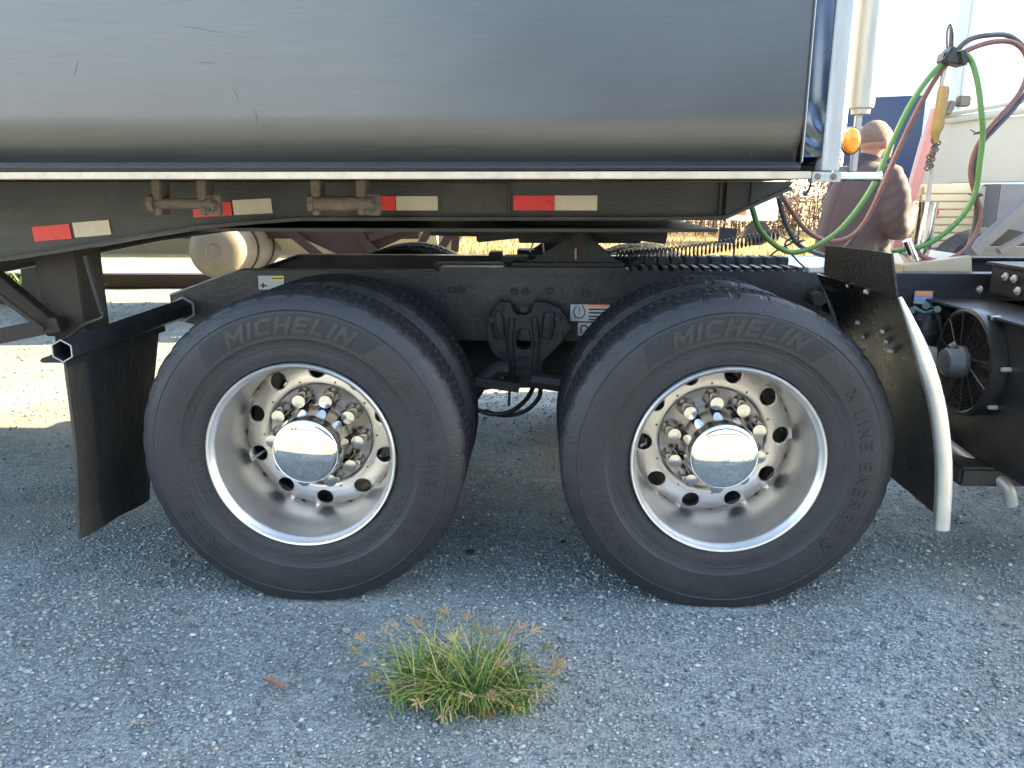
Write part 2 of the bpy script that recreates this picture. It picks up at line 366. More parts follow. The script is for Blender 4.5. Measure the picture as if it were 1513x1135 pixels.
def stones():
    ico = np.array([(0,0,1),(1,0,.1),(0,1,-.1),(-1,0,.1),(0,-1,0),(.6,.6,.55),(0,0,-.7)])
    fc = np.array([(0,1,5),(0,5,2),(1,2,5),(0,2,3),(0,3,4),(0,4,1),(6,2,1),(6,3,2),(6,4,3),(6,1,4)])
    def scatter(n, x0, x1, y0, y1, s0, s1):
        return np.stack([rng.uniform(x0, x1, n), rng.uniform(y0, y1, n), s0+(s1-s0)*rng.random(n)**3.2], 1)
    P = np.concatenate([scatter(70000, -1.7, 1.75, -1.0, .6, .0022, .0075), scatter(26000, -3.6, 3.2, .3, 3.2, .003, .011),
                        scatter(8000, -1.9, 1.9, -1.3, .8, .005, .012), scatter(1300, -1.9, 1.9, -1.2, .4, .008, .015), scatter(12000, -7, 6, 3, 8, .005, .018), scatter(5000, -4, 4, -3.5, -1, .004, .011)])
    # drop the loosest stones under the wheels and keep clusters
    dens = .5+.5*np.sin(P[:,0]*3.1+np.sin(P[:,1]*4))*np.sin(P[:,1]*3.7+1.3)
    P = P[(rng.random(len(P)) < .45+.55*dens)]
    for wx in (-.66, .66): P = P[~((np.abs(P[:,0]-wx) < .16) & (P[:,1] > -.02) & (P[:,1] < .65))]
    n = len(P); a = rng.uniform(0, 2*PI, n); sxyz = P[:,2:3]*rng.uniform(.6, 1.25, (n, 3)); sxyz[:,2] *= .65
    V = ico[None]*(1+rng.uniform(-.28, .28, (n, len(ico), 3)))*sxyz[:,None,:]
    c, s = np.cos(a)[:,None], np.sin(a)[:,None]
    X = V[:,:,0]*c-V[:,:,1]*s+P[:,0:1]; Y = V[:,:,0]*s+V[:,:,1]*c+P[:,1:2]; Z = V[:,:,2]+ground_h(P[:,0:1], P[:,1:2])-.003+sxyz[:,2:3]*.3
    V = np.stack([X, Y, Z], -1).reshape(-1, 3); Fc = (fc[None]+(np.arange(n)*len(ico))[:,None,None]).reshape(-1, 3)
    tone = np.repeat(np.clip(rng.normal(.5, .22, n)+.3*(rng.random(n) < .025), 0, 1), len(fc))
    o = raw_mesh('gravel', V, Fc, M['stone'], tone); tag(o, kind='stuff', label='loose grey and pale gravel stones scattered over the yard', cat='gravel')
stones()

def blades(n, px, py, hmin, hmax, wid, lean, segs=4, z0=0, droop=.6, tonef=None):
    """curved grass blades; returns V, F, tone"""
    a = rng.uniform(0, 2*PI, n); h = rng.uniform(hmin, hmax, n); ln = rng.uniform(.3, 1, n)*lean
    da = a+PI/2; V = []; 
    t = np.linspace(0, 1, segs+1)
    out = h[:,None]*ln[:,None]*(t**1.6)[None]; up = h[:,None]*(t[None]-droop*ln[:,None]*(t**2.4)[None]*.6)
    wd = wid*(1-t**1.5)[None]*rng.uniform(.6, 1.2, (n, 1))+.0004
    cx = px[:,None]+np.cos(a)[:,None]*out; cy = py[:,None]+np.sin(a)[:,None]*out; cz = z0+up
    L = np.stack([cx+np.cos(da)[:,None]*wd, cy+np.sin(da)[:,None]*wd, cz], -1); Q = np.stack([cx-np.cos(da)[:,None]*wd, cy-np.sin(da)[:,None]*wd, cz+wd*.3], -1)
    V = np.stack([L, Q], 2).reshape(n, -1, 3); m = 2*(segs+1)
    f = np.array([(2*i, 2*i+1, 2*i+3, 2*i+2) for i in range(segs)])
    Fc = (f[None]+(np.arange(n)*m)[:,None,None]).reshape(-1, 4)
    tone = rng.random(n) if tonef is None else tonef(n)
    return V.reshape(-1, 3), Fc, np.repeat(tone, segs), a, h, ln

def field_grass():
    n = 16000; y = 13.5+rng.random(n)**1.5*16; x = rng.uniform(-1, 1, n)*(y*.9+4)+1
    V, Fc, t, *_ = blades(n, x, y, .06, .26, .012, .7)
    tag(raw_mesh('field_grass', V, Fc, M['drygrass'], t), kind='stuff', label='dry golden grass covering the field beyond the yard', cat='grass')
field_grass()
def brush_line(name, x0, x1, yc, hgt, n, label, seedx=0):
    """bare autumn trees and brush seen as one mass: stems and small leaf faces"""
    Vs = []; Fs = []; T = []; k = 0
    m = n//12; X = rng.uniform(x0, x1, m); Y = yc+rng.uniform(-1.5, 2.5, m)
    for x, y in zip(X, Y):
        h = hgt*rng.uniform(.5, 1)*(.75+.25*math.sin(x*.6+seedx)+.12*math.sin(x*2.3)); lx, ly = rng.uniform(-.35, .35, 2); r = rng.uniform(.015, .04)
        for j in range(3):
            aa = 2*PI*j/3
            Vs.append((x+r*math.cos(aa), y+r*math.sin(aa), 0)); 
        for j in range(3):
            aa = 2*PI*j/3; Vs.append((x+lx+r*.2*math.cos(aa), y+ly+r*.2*math.sin(aa), h))
        Fs += [(k+j, k+(j+1)%3, k+3+(j+1)%3, k+3+j) for j in range(3)]; T += [rng.uniform(0, .5)]*3; k += 6
    V = np.array(Vs); Fc = np.array(Fs)
    nn = n*3; idx = rng.integers(0, m, nn); hh = hgt*(.75+.25*np.sin(X[idx]*.6+seedx)+.12*np.sin(X[idx]*2.3))
    cx = X[idx]+rng.normal(0, .35, nn); cy = Y[idx]+rng.normal(0, .35, nn); cz = hh*rng.random(nn)**.8*rng.uniform(.6, 1, nn)
    d1 = rng.normal(0, 1, (nn, 3)); d1 /= np.linalg.norm(d1, axis=1)[:,None]; d2 = np.cross(d1, rng.normal(0, 1, (nn, 3))); d2 /= np.linalg.norm(d2, axis=1)[:,None]
    s = rng.uniform(.03, .09, (nn, 1)); C = np.stack([cx, cy, cz], 1)
    Q = np.stack([C-d1*s, C+d2*s*.6, C+d1*s, C-d2*s*.6], 1).reshape(-1, 3)
    Fc = np.concatenate([Fc, np.arange(nn*4).reshape(-1, 4)+len(V)]); V = np.concatenate([V, Q])
    tt = np.clip(.55+.25*np.sin(X[idx]*.9+seedx)+rng.normal(0, .15, nn), 0, 1)
    tag(raw_mesh(name, V, Fc, M['brush'], np.concatenate([np.array(T), tt])), kind='stuff', label=label, cat='woods')
brush_line('far_woods', -22, 40, 23, 3.9, 14000, 'brown leafless woods with last leaves along the far side of the field')
brush_line('yard_woods', -60, 45, -38, 7.5, 9000, 'sunlit autumn woods behind the photographer, mirrored in the trailer side', 2)

# ================================================================== WHEELS
TP = [(.296,.030),(.303,.014),(.315,.009),(.335,.005),(.345,.0055),(.352,.004),(.3535,.0025),(.3555,.0035),(.370,.001),(.372,.0),(.376,-.002),(.42,-.005),(.445,-.004),(.458,-.001),(.4605,-.002),(.463,.002),(.478,.008),(.492,.017),(.499,.0225),(.503,.0245),(.5085,.032),(.5125,.0415)]
tread = []
for a_, b_ in ((.042,.072),(.082,.106),(.116,.138),(.148,.172),(.182,.212)):
    tread += [(.513,a_,1),(.513,a_+.006,0),(.513,(a_+b_)/2-.003,0),(.513,(a_+b_)/2+.003,2),(.513,b_-.006,0),(.513,b_,1)]
    if b_ < .2: tread += [(.5,b_+.001,3),(.5,b_+.009,3)]
def tyre_profile_y(r):
    for (r0, y0), (r1, y1) in zip(TP[:-1], TP[1:]):
        if r0 <= r <= r1: return y0+(y1-y0)*(r-r0)/(r1-r0)
    return TP[-1][1]
def tyre_mesh():
    prof = [(r, y, -1) for r, y in TP]+tread+[(r, .254-y, -1) for r, y in reversed(TP)]
    N = 432; m = len(prof); V = np.zeros((N, m, 3))
    for j, (r, y, k) in enumerate(prof):
        i = np.arange(N); a = 2*PI*i/N; rr = np.full(N, r)
        if k in (0, 1, 2):
            ph = (i+int(y*900)) % 4
            cut = {0: .005, 1: .010, 2: .006}[k]
            rr = np.where(ph == 0, r-cut, rr)
            if k == 1: rr = np.where((i//4+int(y*300)) % 3 == 0, rr-.003, rr)
        elif r > .502: rr = np.where((i//3) % 4 == 0, rr-.0025, rr)
        rr = rr-(.0011 if False else 0)
        V[:,j,0] = rr*np.cos(a); V[:,j,1] = y; V[:,j,2] = rr*np.sin(a)
    low = np.clip(-V[:,:,2]-.44, 0, 1); side = np.where(V[:,:,1] < .127, -1, 1)
    V[:,:,1] += side*low*.16*(np.abs(V[:,:,0]) < .4)
    V[:,:,2] = np.maximum(V[:,:,2], -.4955)
    idx = np.arange(N*m).reshape(N, m); A = idx[:,:-1]; B = np.roll(idx, -1, 0)[:,:-1]; C = np.roll(idx, -1, 0)[:,1:]; D = idx[:,1:]
    Fc = np.stack([A, B, C, D], -1).reshape(-1, 4)
    me = bpy.data.meshes.new('tyre'); me.from_pydata(V.reshape(-1, 3).tolist(), [], Fc.tolist())
    bm = bmesh.new(); bm.from_mesh(me); bmesh.ops.recalc_face_normals(bm, faces=bm.faces); bm.to_mesh(me); bm.free()
    for p in me.polygons: p.use_smooth = True
    me.set_sharp_from_angle(angle=R(22)); me.materials.append(M['tyre']); me.materials.append(M['tread']); me.materials.append(M['groove'])
    for p in me.polygons:
        rv = [math.hypot(me.vertices[i].co.x, me.vertices[i].co.z) for i in p.vertices]
        if min(rv) > .4995: p.use_smooth = False
        if min(rv) > .5118: p.material_index = 1
        elif min(rv) > .4995 and p.center.y > .041 and p.center.y < .213: p.material_index = 2
    return me
TYRE = tyre_mesh()
GLYPH = {   # strokes on a 0-1 high cell
 'M': (.95, [[(0,0),(0,1),(.47,.35),(.94,1),(.94,0)]]), 'I': (.0, [[(0,0),(0,1)]]), 'C': (.7, [[(.7,.95),(.2,1),(0,.8),(0,.2),(.2,0),(.7,.05)]]),
 'H': (.7, [[(0,0),(0,1)],[(.7,0),(.7,1)],[(0,.5),(.7,.5)]]), 'E': (.6, [[(.6,1),(0,1),(0,0),(.6,0)],[(0,.5),(.52,.5)]]), 'L': (.55, [[(0,1),(0,0),(.55,0)]]),
 'N': (.72, [[(0,0),(0,1),(.72,0),(.72,1)]]), 'X': (.7, [[(0,0),(.7,1)],[(0,1),(.7,0)]]), 'R': (.65, [[(0,0),(0,1),(.5,1),(.65,.85),(.65,.62),(.5,.5),(0,.5)],[(.35,.5),(.65,0)]]),
 'G': (.7, [[(.7,.9),(.55,1),(.15,1),(0,.8),(0,.2),(.15,0),(.55,0),(.7,.15),(.7,.48),(.42,.48)]]), 'Y': (.7, [[(0,1),(.35,.5),(.7,1)],[(.35,.5),(.35,0)]]),
 'D': (.66, [[(0,0),(0,1),(.4,1),(.66,.75),(.66,.25),(.4,0),(0,0)]]), '1': (.2, [[(0,.8),(.2,1),(.2,0)]]), '2': (.6, [[(0,.85),(.2,1),(.45,1),(.6,.8),(.55,.6),(0,0),(.6,0)]]),
 '5': (.6, [[(.6,1),(.05,1),(0,.55),(.4,.6),(.6,.4),(.6,.2),(.4,0),(0,.05)]]), '.': (.0, [[(0,0),(0,.12)]]), ' ': (.2, [])}
def arc_letters(txt, r, ang, size, wid=.16, shear=0, gap=.42, lift=.0012, stretch=1):
    """raised letters laid along the sidewall, each stroke a thin bar that follows the rubber"""
    total = sum(GLYPH[c][0]+gap for c in txt)-gap; x0 = -total/2; b = MB(); k = 0
    for ch in txt:
        wch, strokes = GLYPH[ch]
        for st_ in strokes:
            for p, q in zip(st_[:-1], st_[1:]):
                P_, Q_ = Vector(p), Vector(q); L = (Q_-P_).length
                if L < 1e-6: continue
                d = (Q_-P_)/L; nn = Vector((-d.y, d.x))*wid/2; P_ = P_-d*wid/2; Q_ = Q_+d*wid/2; k += 1; rows = []
                for i in range(5):
                    c = P_.lerp(Q_, i/4); row = []
                    for sg in (-1, 1):
                        v = c+nn*sg; x = (x0+v.x+shear*(v.y-.5))*size*stretch; y = (v.y-.5)*size; a = R(ang)-x/r; rr = r+y
                        row.append((rr*math.cos(a), tyre_profile_y(rr)-lift-.00004*(k % 7), rr*math.sin(a)))
                    rows.append(row)
                b.sheet(rows, (0, lift+.0005, 0))
        x0 += wch+gap
    return b.mesh('letters', smooth=30)
LETTERS = [(m, nm) for m, nm in (
    (arc_letters('MICHELIN', .419, 91, .041, .27, .3, .5, .0026, 1.22), 'maker_lettering'),
    (arc_letters('X LINE ENERGY D', .414, -2, .031, .15, 0, .62, .003, 1.05), 'tyre_lettering'),
    (arc_letters('11R22.5', .42, 219, .03, .15, 0, .6, .0028), 'size_lettering'))]
def badge_mesh():
    b = MB(); n = 40
    rows = []
    for i in range(n+1):
        t = i/n; a = R(131-76*t); row = []
        for rr in (.388, .40, .42, .44, .452):
            sh = (rr-.42)*.45/.42
            row.append((rr*math.cos(a-sh), tyre_profile_y(rr)-.0012, rr*math.sin(a-sh)))
        rows.append(row)
    b.sheet(rows, (0, .0012, 0)); return b.mesh('letter_band', smooth=60)
BADGE = badge_mesh()
RIMP = [(.272,.30),(.268,.275),(.264,.262),(.2625,.22),(.262,.17),(.2628,.145),(.268,.11),(.2727,.085),(.274,.055),(.2765,.030),(.279,.018),(.284,.013),(.2865,.006),(.290,.0),(.295,-.0015),(.2985,.002),(.299,.010),(.297,.03)]
def disc_depth(r):
    pts = [(.085,.252),(.174,.251),(.178,.238),(.183,.2335),(.190,.2335),(.205,.2345),(.228,.240),(.248,.248),(.264,.262)]
    for (r0, y0), (r1, y1) in zip(pts[:-1], pts[1:]):
        if r0 <= r <= r1: return y0+(y1-y0)*(r-r0)/(r1-r0)
    return pts[-1][1]
def rim_mesh():
    b = MB(); b.lathe(RIMP, n=144)
    b.lathe([(r, disc_depth(r)) for r in (.085,.13,.172,.1745,.1765,.1785,.183,.190)], n=144)
    for s in range(10):
        a0 = 2*PI*s/10; hc = .228; hr = .0285; K = 48; half = PI/10
        ring = []
        for k in range(K):
            t = 2*PI*k/K; dx, dy = math.cos(t), math.sin(t)   # dx radial, dy tangential
            # ray to the sector boundary
            cand = []
            rmax, rmin = .264, .190
            if dx > 1e-6: cand.append((rmax-hc)/dx)
            if dx < -1e-6: cand.append((rmin-hc)/dx)
            if abs(dy) > 1e-6: cand.append((half*hc)/abs(dy))
            q = min(c for c in cand if c > 0); ring.append((hr, q, dx, dy))
        rows = []
        for u in (None, 0, .08, .25, .5, .75, 1):
            row = []
            for (h0, q, dx, dy) in ring:
                if u is None: rad = h0; 
                else: rad = h0+(q-h0)*u
                r = hc+rad*dx; ta = rad*dy/hc
                if u is not None and u == 1:
                    r = min(max(r, .190), .264); ta = max(-half, min(half, ta))
                d = disc_depth(max(r, .190))+(.014 if u is None else (.0015 if u == 0 else 0))
                row.append((r*math.cos(a0+ta), d, r*math.sin(a0+ta)))
            rows.append(row+[row[0]])
        b.sheet(rows)
    me = b.mesh('wheel', smooth=50)
    bm = bmesh.new(); bm.from_mesh(me); bmesh.ops.remove_doubles(bm, verts=bm.verts, dist=.0004)
    bmesh.ops.recalc_face_normals(bm, faces=bm.faces)
    bm.to_mesh(me); bm.free()
    for p in me.polygons: p.use_smooth = True
    me.set_sharp_from_angle(angle=R(42))
    me.materials.append(M['alu']); me.materials.append(M['aludisc']); me.materials.append(M['flange'])
    for p in me.polygons:
        c = p.center; r = math.hypot(c.x, c.z)
        if r < .2625 and c.y > .222: p.material_index = 2 if r < .175 else 1
    return me
RIM = rim_mesh()
hb = MB(); hb.lathe([(.118,.252),(.122,.225),(.121,.165),(.113,.135),(.1125,.10),(.109,.072),(.1065,.062),(.1055,.055),(.1045,.0535)], n=96)
HUB = hb.mesh('hub_cover', smooth=40); HUB.materials.append(M['nut'])
hf = MB(); hf.lathe([(.1045,.0535),(.102,.0508),(.09,.0484),(.075,.0463),(.06,.0446),(.045,.0433),(.03,.0424),(.015,.0418),(.0001,.0416)], n=96)
HUBF = hf.mesh('hub_cap', smooth=60); HUBF.materials.append(M['mirror'])
nt = MB(); nt.lathe([(.030,0),(.0295,-.010),(.0240,-.016),(.0232,-.03),(.0226,-.088),(.0212,-.092),(.010,-.0930),(.0001,-.0932)], n=28)
NUT = nt.mesh('lug_nut', smooth=40); NUT.materials.append(M['nut'])
st = MB(); st.tube([(.215,.27,0),(.222,.225,0),(.24,.20,.0)], [.004,.004,.0045], 8); STEM = st.mesh('valve_stem', smooth=60); STEM.materials.append(M['aluw'])
sk = MB()
for t0, t1 in ((0, 1),):
    rows = [[(rr*math.cos(R(a)), .057+(.279-rr)*.0-.0028-(.2735-rr)*5.2, rr*math.sin(R(a))) for rr in (.268, .2705)] for a in (-81, -79, -77, -75)]
drm = MB(); drm.lathe([(.14,.28),(.205,.285),(.206,.45),(.1,.46)], n=64); DRUM = drm.mesh('brake_drum', smooth=40); DRUM.materials.append(M['blackrough'])

def wheel(parent, loc, rotz=0, ang=0, full=True, ta=0):
    wobj = put('wheel', RIM, None, parent, loc, (0, -R(ang), rotz))
    t = put('tyre', TYRE, None, wobj, rot=(0, R(ang), 0))
    if full:
        for me_, nm in LETTERS:
            lo = put(nm, me_, M['lettering'], wobj, rot=(0, R(ang-ta), 0)); lo['kind'] = 'stuff'
        put('letter_band', BADGE, M['badge'], wobj, rot=(0, R(ang-ta), 0))
        put('hub_cover', HUB, None, wobj); put('hub_cap', HUBF, None, wobj)
        for k in range(10):
            a = 2*PI*(k+.5)/10
            put('lug_nut', NUT, None, wobj, (.143*math.cos(a), .250, .143*math.sin(a)))
        put('valve_stem', STEM, None, wobj, rot=(0, -R(36*5), 0))
        put('brake_drum', DRUM, None, wobj)
    return wobj

# ================================================================== SEMI TRUCK
truck = thing('semi_truck', (0, 1.22, 0), 'black tandem axle semi truck chassis with polished dual wheels standing on the gravel', 'truck')
OF = Vector((0, -1.22, 0))
for wx, an, ta in ((-.66, 18, 0), (.66, 3.5, -2)):
    wheel(truck, Vector((wx, 0, .495))+OF, 0, an, True, ta)
    wheel(truck, Vector((wx, .350, .495))+OF, 0, 20, False)
    wheel(truck, Vector((wx, 2.44, .495))+OF, PI, 10, True)
    wheel(truck, Vector((wx, 2.09, .495))+OF, PI, 20, False)
fl = wheel(truck, Vector((5.6, .02, .495))+OF, 0, 10, True); fl2 = wheel(truck, Vector((5.6, 2.42, .495))+OF, PI, 10, True)
# blue sticker on the left rim
b = MB()
rows = [[(rr*math.cos(R(a)), yy, rr*math.sin(R(a))) for rr, yy in ((.2605,.0955),(.2665,.0845))] for a in np.linspace(-84, -76, 5)]
# frame rails
def rail(y0, sgn):
    b = MB(); poly = [(-1.40,.90),(-1.12,.995),(6.2,.985),(6.2,.72),(-1.10,.72),(-1.40,.80)]
    b.prism(poly, y0, y0+sgn*.009)
    b.prism([(-1.40,.893),(-1.12,.988),(6.2,.978),(6.2,.986),(-1.12,.996),(-1.40,.901)], y0+sgn*.0092, y0+sgn*.085)
    b.prism([(-1.10,.720),(6.2,.720),(6.2,.729),(-1.10,.729)], y0+sgn*.0092, y0+sgn*.085)
    return b.build('frame_rail', M['rail'], truck)
rail(.79, 1); rail(1.65, -1)
for x in (-1.3, -.62, -.02, .62, 1.9, 3.2, 4.6):
    b = MB(); b.span((x-.05, .88, .74), (x+.05, 1.56, .93)); b.build('crossmember', M['blackrough'], truck, bevel=.004)
# rail doubler plate with bolts
b = MB(); b.span((-.31, .777, .868), (.62, .7885, .988)); b.span((-.31, .766, .984), (.415, .86, 1.012)); b.build('rail_doubler', M['rail'], truck, bevel=.002)
b = MB()
for px, py in ((668,428),(681,428),(759,431),(776,431),(812,430),(866,434),(940,430)):
    p = at(px, py, Y=.77); b = MB(); b.cyl((p.x, .777, p.z), (p.x, .762, p.z), .011, 6); b.cyl((p.x, .777, p.z), (p.x, .772, p.z), .016, 14); b.build('bolt', M['blackrough'], truck)
b = MB(); b.tube([(-1.395,.788,.898),(-1.12,.788,.996)], .004, 6); b.build('edge_strip', M['aluw'], truck)
# deck items right of the fifth wheel: notched slide rail
b = MB(); b.span((.42, .80, .986), (1.12, .93, .998))
for k in range(17): b.span((.44+k*.04, .80, .9982), (.462+k*.04, .93, 1.012))
b.build('slide_rail', M['rail'], truck, bevel=.002)
b = MB()
for k in range(12): b.span((.46+k*.055, 1.0, 1.0), (.50+k*.055, 1.12, 1.035))
b.build('locking_rack', M['blackrough'], truck, bevel=.003)
p = at(1125, 387, Y=1.2); b = MB(); b.span((.98, 1.0, .985), (1.42, 1.5, .997)); b.build('deck_plate', mat('deck_alu', (.42,.46,.5), .4, .6, var=.12, scale=20, dust=(.25,.22,.18), damt=.2), truck)
b = MB(); p = at(1075, 348, Y=1.5); b.box((p.x, 1.5, p.z), (.085, .01, .07), (0, .1, .2)); b.cyl((p.x+.035, 1.5, p.z-.03), (p.x+.035, 1.5, 1.0), .005, 6); b.build('lamp_bracket', M['black'], truck)
b = MB(); p = at(1178, 405, Y=.85); b.box((p.x, .85, p.z), (.05, .05, .03), (0, .2, 0)); b.box((p.x+.06, .84, p.z+.01), (.06, .05, .035)); b.build('valve_block', M['aluw'], truck, bevel=.004)
b = MB(); b.cyl((p.x+.05,.78,.9), (p.x+.05,.72,.9), .028); b.build('air_valve', M['blackrough'], truck, bevel=.004); b = MB(); b.cyl((p.x+.12,.78,.87), (p.x+.12,.70,.87), .035); b.build('air_valve', M['blackrough'], truck, bevel=.004)

# fifth wheel
b = MB()
P = lambda x, y, Y: (at(x, y, Y=Y).x, at(x, y, Y=Y).z)
b.prism([P(779,396,.86), P(782,388,.86), P(838,352,.86), P(838,335,.86), P(872,335,.86), P(874,352,.86), P(913,386,.86), P(914,396,.86)], .85, .875)
b.span((-.03, .80, 1.0125), (.41, .95, 1.026)); fwb = b.build('pivot_bracket', M['blackrough'], truck, bevel=.003); b = MB()
b.prism([P(779,396,.86), P(782,388,.86), P(838,352,.86), P(838,335,.86), P(872,335,.86), P(874,352,.86), P(913,386,.86), P(914,396,.86)], 1.56, 1.585)
b.span((-.03, 1.5, 1.0), (.41, 1.64, 1.026)); b.build('pivot_bracket', M['blackrough'], truck, bevel=.003)
b = MB(); p = at(855, 348, Y=.84); b.cyl((p.x, .79, p.z), (p.x, .88, p.z), .03, 18); b.cyl((p.x, .78, p.z), (p.x, .80, p.z), .018, 6); b.build('pivot_pin', M['brownpost'], fwb)
b = MB(); q0 = at(850, 372, Y=.845); b.span((q0.x-.002, .842, q0.z-.03), (q0.x+.005, .849, q0.z+.012)); b.build('red_mark', M['pink'], fwb)
b = MB(); c5 = at(853, 340, Y=1.2).x
pl = []
for k in range(19):
    a = PI/2+PI*k/18*1.0; pl.append((c5+.02+.44*math.cos(a)*.9, 1.22+.44*math.sin(a)))
pl = [(c5+.33, 1.62), (c5+.05, 1.66)]+pl[2:-2]+[(c5+.05, .78), (c5+.33, .82)]
b.prism(pl, 1.172, 1.205, 'XY'); 
b.prism([(c5-.33,.92),(c5-.62,1.0),(c5-.62,1.06),(c5-.33,1.12)], 1.12, 1.165, 'XY'); b.prism([(c5-.33,1.32),(c5-.62,1.38),(c5-.62,1.44),(c5-.33,1.52)], 1.12, 1.165, 'XY')
b.box((c5, 1.22, 1.13), (.5, .5, .075)); b.box((c5+.32, 1.1, 1.155), (.14, .1, .04)); b.cyl((c5+.38,1.0,1.15),(c5+.46,1.0,1.15),.012,8)
b.box((c5+.2, .95, 1.14), (.3, .04, .06), (0,.12,0)); b.box((c5-.25, .93, 1.14), (.34, .05, .05), (0,-.1,0))
b.build('fifth_wheel', M['blackrough'], truck, bevel=.004)
for c_, d_ in (((-.2,.95,1.0),(.3,.1,.03)), ((-.02,1.0,1.02),(.1,.12,.04)), ((-.12,1.3,1.01),(.06,.1,.05)), ((-.08,1.0,1.14),(.04,.05,.06))):
    b = MB(); b.box(c_, d_); b.build('lock_linkage', M['blackrough'], truck, bevel=.004)
b = MB(); b.tube(smooth_path([at(783,372,Y=1.0), at(790,355,Y=1.0), at(800,350,Y=1.0), at(803,368,Y=1.0), at(806,388,Y=1.0)]), .004, 6); b.build('lock_wire', M['aluw'], truck)

# suspension hanger casting (outline with a window)
def pp(l, Y): return [P(x, y, Y) for x, y in l]
hang = plate('suspension_hanger', M['blackrough'], truck, [
    pp([(738,449),(752,449),(757,462),(764,468),(778,468),(786,462),(791,449),(808,449),(826,459),(842,485),(834,500),(815,520),(800,534),(797,560),(790,572),(752,572),(748,560),(745,535),(728,520),(720,500),(723,470)], .69),
    pp([(762,490),(766,485),(775,484),(783,488),(787,505),(786,515),(778,519),(768,519),(761,513),(760,503)], .69)], .72, .05, .006)
b = MB()
for x0 in (734, 812):
    s = 1 if x0 < 760 else -1
    b.tube([at(x0,462,Y=.69), at(x0+s*2,480,Y=.685), at(x0+s*4,498,Y=.69)], [.022,.026,.022], 8)
b.tube([at(757,470,Y=.69), at(753,500,Y=.68), at(756,535,Y=.68), at(757,565,Y=.69)], [.012,.013,.012,.012], 8)
b.tube([at(789,470,Y=.69), at(793,500,Y=.68), at(791,535,Y=.68), at(788,565,Y=.69)], [.012,.013,.012,.012], 8)
for y in (530, 543, 556): b.tube([at(760,y,Y=.685), at(787,y,Y=.685)], .007, 6)
b.build('hanger_rib', M['blackrough'], hang)
for x, y in ((738,455),(808,455),(737,490),(811,487),(774,457),(727,472),(824,470),(828,497)):
    c = at(x, y, Y=.67); b = MB(); b.cyl((c.x,.695,c.z), (c.x,.668,c.z), .011, 6); b.cyl((c.x,.69,c.z), (c.x,.682,c.z), .016, 12); b.build('bolt', M['blackrough'], hang)
b = MB(); b.tube(smooth_path([at(712,560,Y=.6), at(735,545,Y=.6), at(752,545,Y=.6)]), .03, 10); b.box((at(735,565,Y=.6)), (.17,.09,.035), (0,.15,0)); b.cyl(at(753,568,Y=.58), at(752,600,Y=.58), .006, 8); b.build('spring_seat', M['blackrough'], truck, bevel=.004)
for s in (-1, 1):   # leaf springs, axles, air bags
    b = MB(); b.tube([(s*.05,.62,.60),(s*.35,.62,.56),(s*.66,.62,.60),(s*.95,.62,.66)], [.03,.035,.04,.025], 8); b.build('leaf_spring', M['blackrough'], truck); b = MB(); b.tube([(s*.05,1.82,.60),(s*.35,1.82,.56),(s*.66,1.82,.60),(s*.95,1.82,.66)], [.03,.035,.04,.025], 8); b.build('leaf_spring', M['blackrough'], truck)
    b = MB(); b.tube([(s*.66,.3,.495),(s*.66,.95,.495),(s*.66,1.1,.52),(s*.66,1.34,.52),(s*.66,1.5,.495),(s*.66,2.14,.495)], [.065,.07,.2,.2,.07,.065], 16); b.build('drive_axle', M['blackrough'], truck)
    b = MB(); b.lathe([(.01,.62),(.12,.62),(.13,.64),(.11,.665),(.13,.70),(.11,.73),(.12,.76),(.01,.765)], (s*.98,.95,0), 24, 'Z'); b.build('air_spring', M['tyre'], truck)
b = MB(); b.tube([(.66,1.22,.52),(-.66,1.22,.52)], .05, 14); b.build('drive_shaft', M['blackrough'], truck)
b = MB(); b.span((-.25,1.0,.50),(.28,1.45,.72)); b.build('suspension_beam', M['blackrough'], truck, bevel=.02)
for k, pts in enumerate(([(788,572),(778,590),(755,608),(728,612),(705,606)], [(799,568),(796,588),(775,608),(745,614),(715,608)])):
    b = MB(); b.tube(smooth_path([at(x, y, Y=.75+.06*k) for x, y in pts]), .0095, 8); b.build('brake_hose', M['wire'], truck)
# warning labels on the rail
def flat(name, m, x0, y0, x1, y1, Y, parent, t=.0012):
    a = at(x0, y0, Y=Y); c = at(x1, y1, Y=Y); b = MB(); b.span((a.x, Y, c.z), (c.x, Y+t, a.z)); return b.build(name, m, parent, smooth=None)
L1 = flat('warning_label', M['labelwhite'], 843, 447, 900, 475, .783, truck)
flat('label_panel', M['labelorange'], 868.5, 448, 899, 453.5, .7822, L1)
flat('label_panel', M['labelwhite'], 868.5, 454, 899, 474.4, .7824, L1)
for k, y in enumerate((456, 461, 466.5, 471)): flat('label_line', M['labelblack'], 870, y, 897-k*1.5, y+2.6, .7818, L1)
b = MB(); c = at(856, 460.5, Y=.782); s = .0255
b.tube([(c.x-.011,.7815,c.z+.024),(c.x-.021,.7815,c.z+.006),(c.x-.021,.7815,c.z-.010),(c.x-.014,.7815,c.z-.02)], .0022, 6)
b.tube([(c.x+.011,.7815,c.z+.024),(c.x+.021,.7815,c.z+.006),(c.x+.021,.7815,c.z-.010),(c.x+.014,.7815,c.z-.02)], .0022, 6)
for k in range(7): b.span((c.x-.0155+k*.0046,.780,c.z-.027), (c.x-.0128+k*.0046,.7815,c.z-.021))
b.span((c.x-.0015,.780,c.z-.006), (c.x+.0015,.7815,c.z+.020)); b.span((c.x-.0018,.780,c.z-.0135), (c.x+.0018,.7815,c.z-.010)); b.build('pressure_symbol', M['labelblack'], L1)
L2 = flat('warning_label', M['labelwhite'], 854, 477, 876, 496, .783, truck)
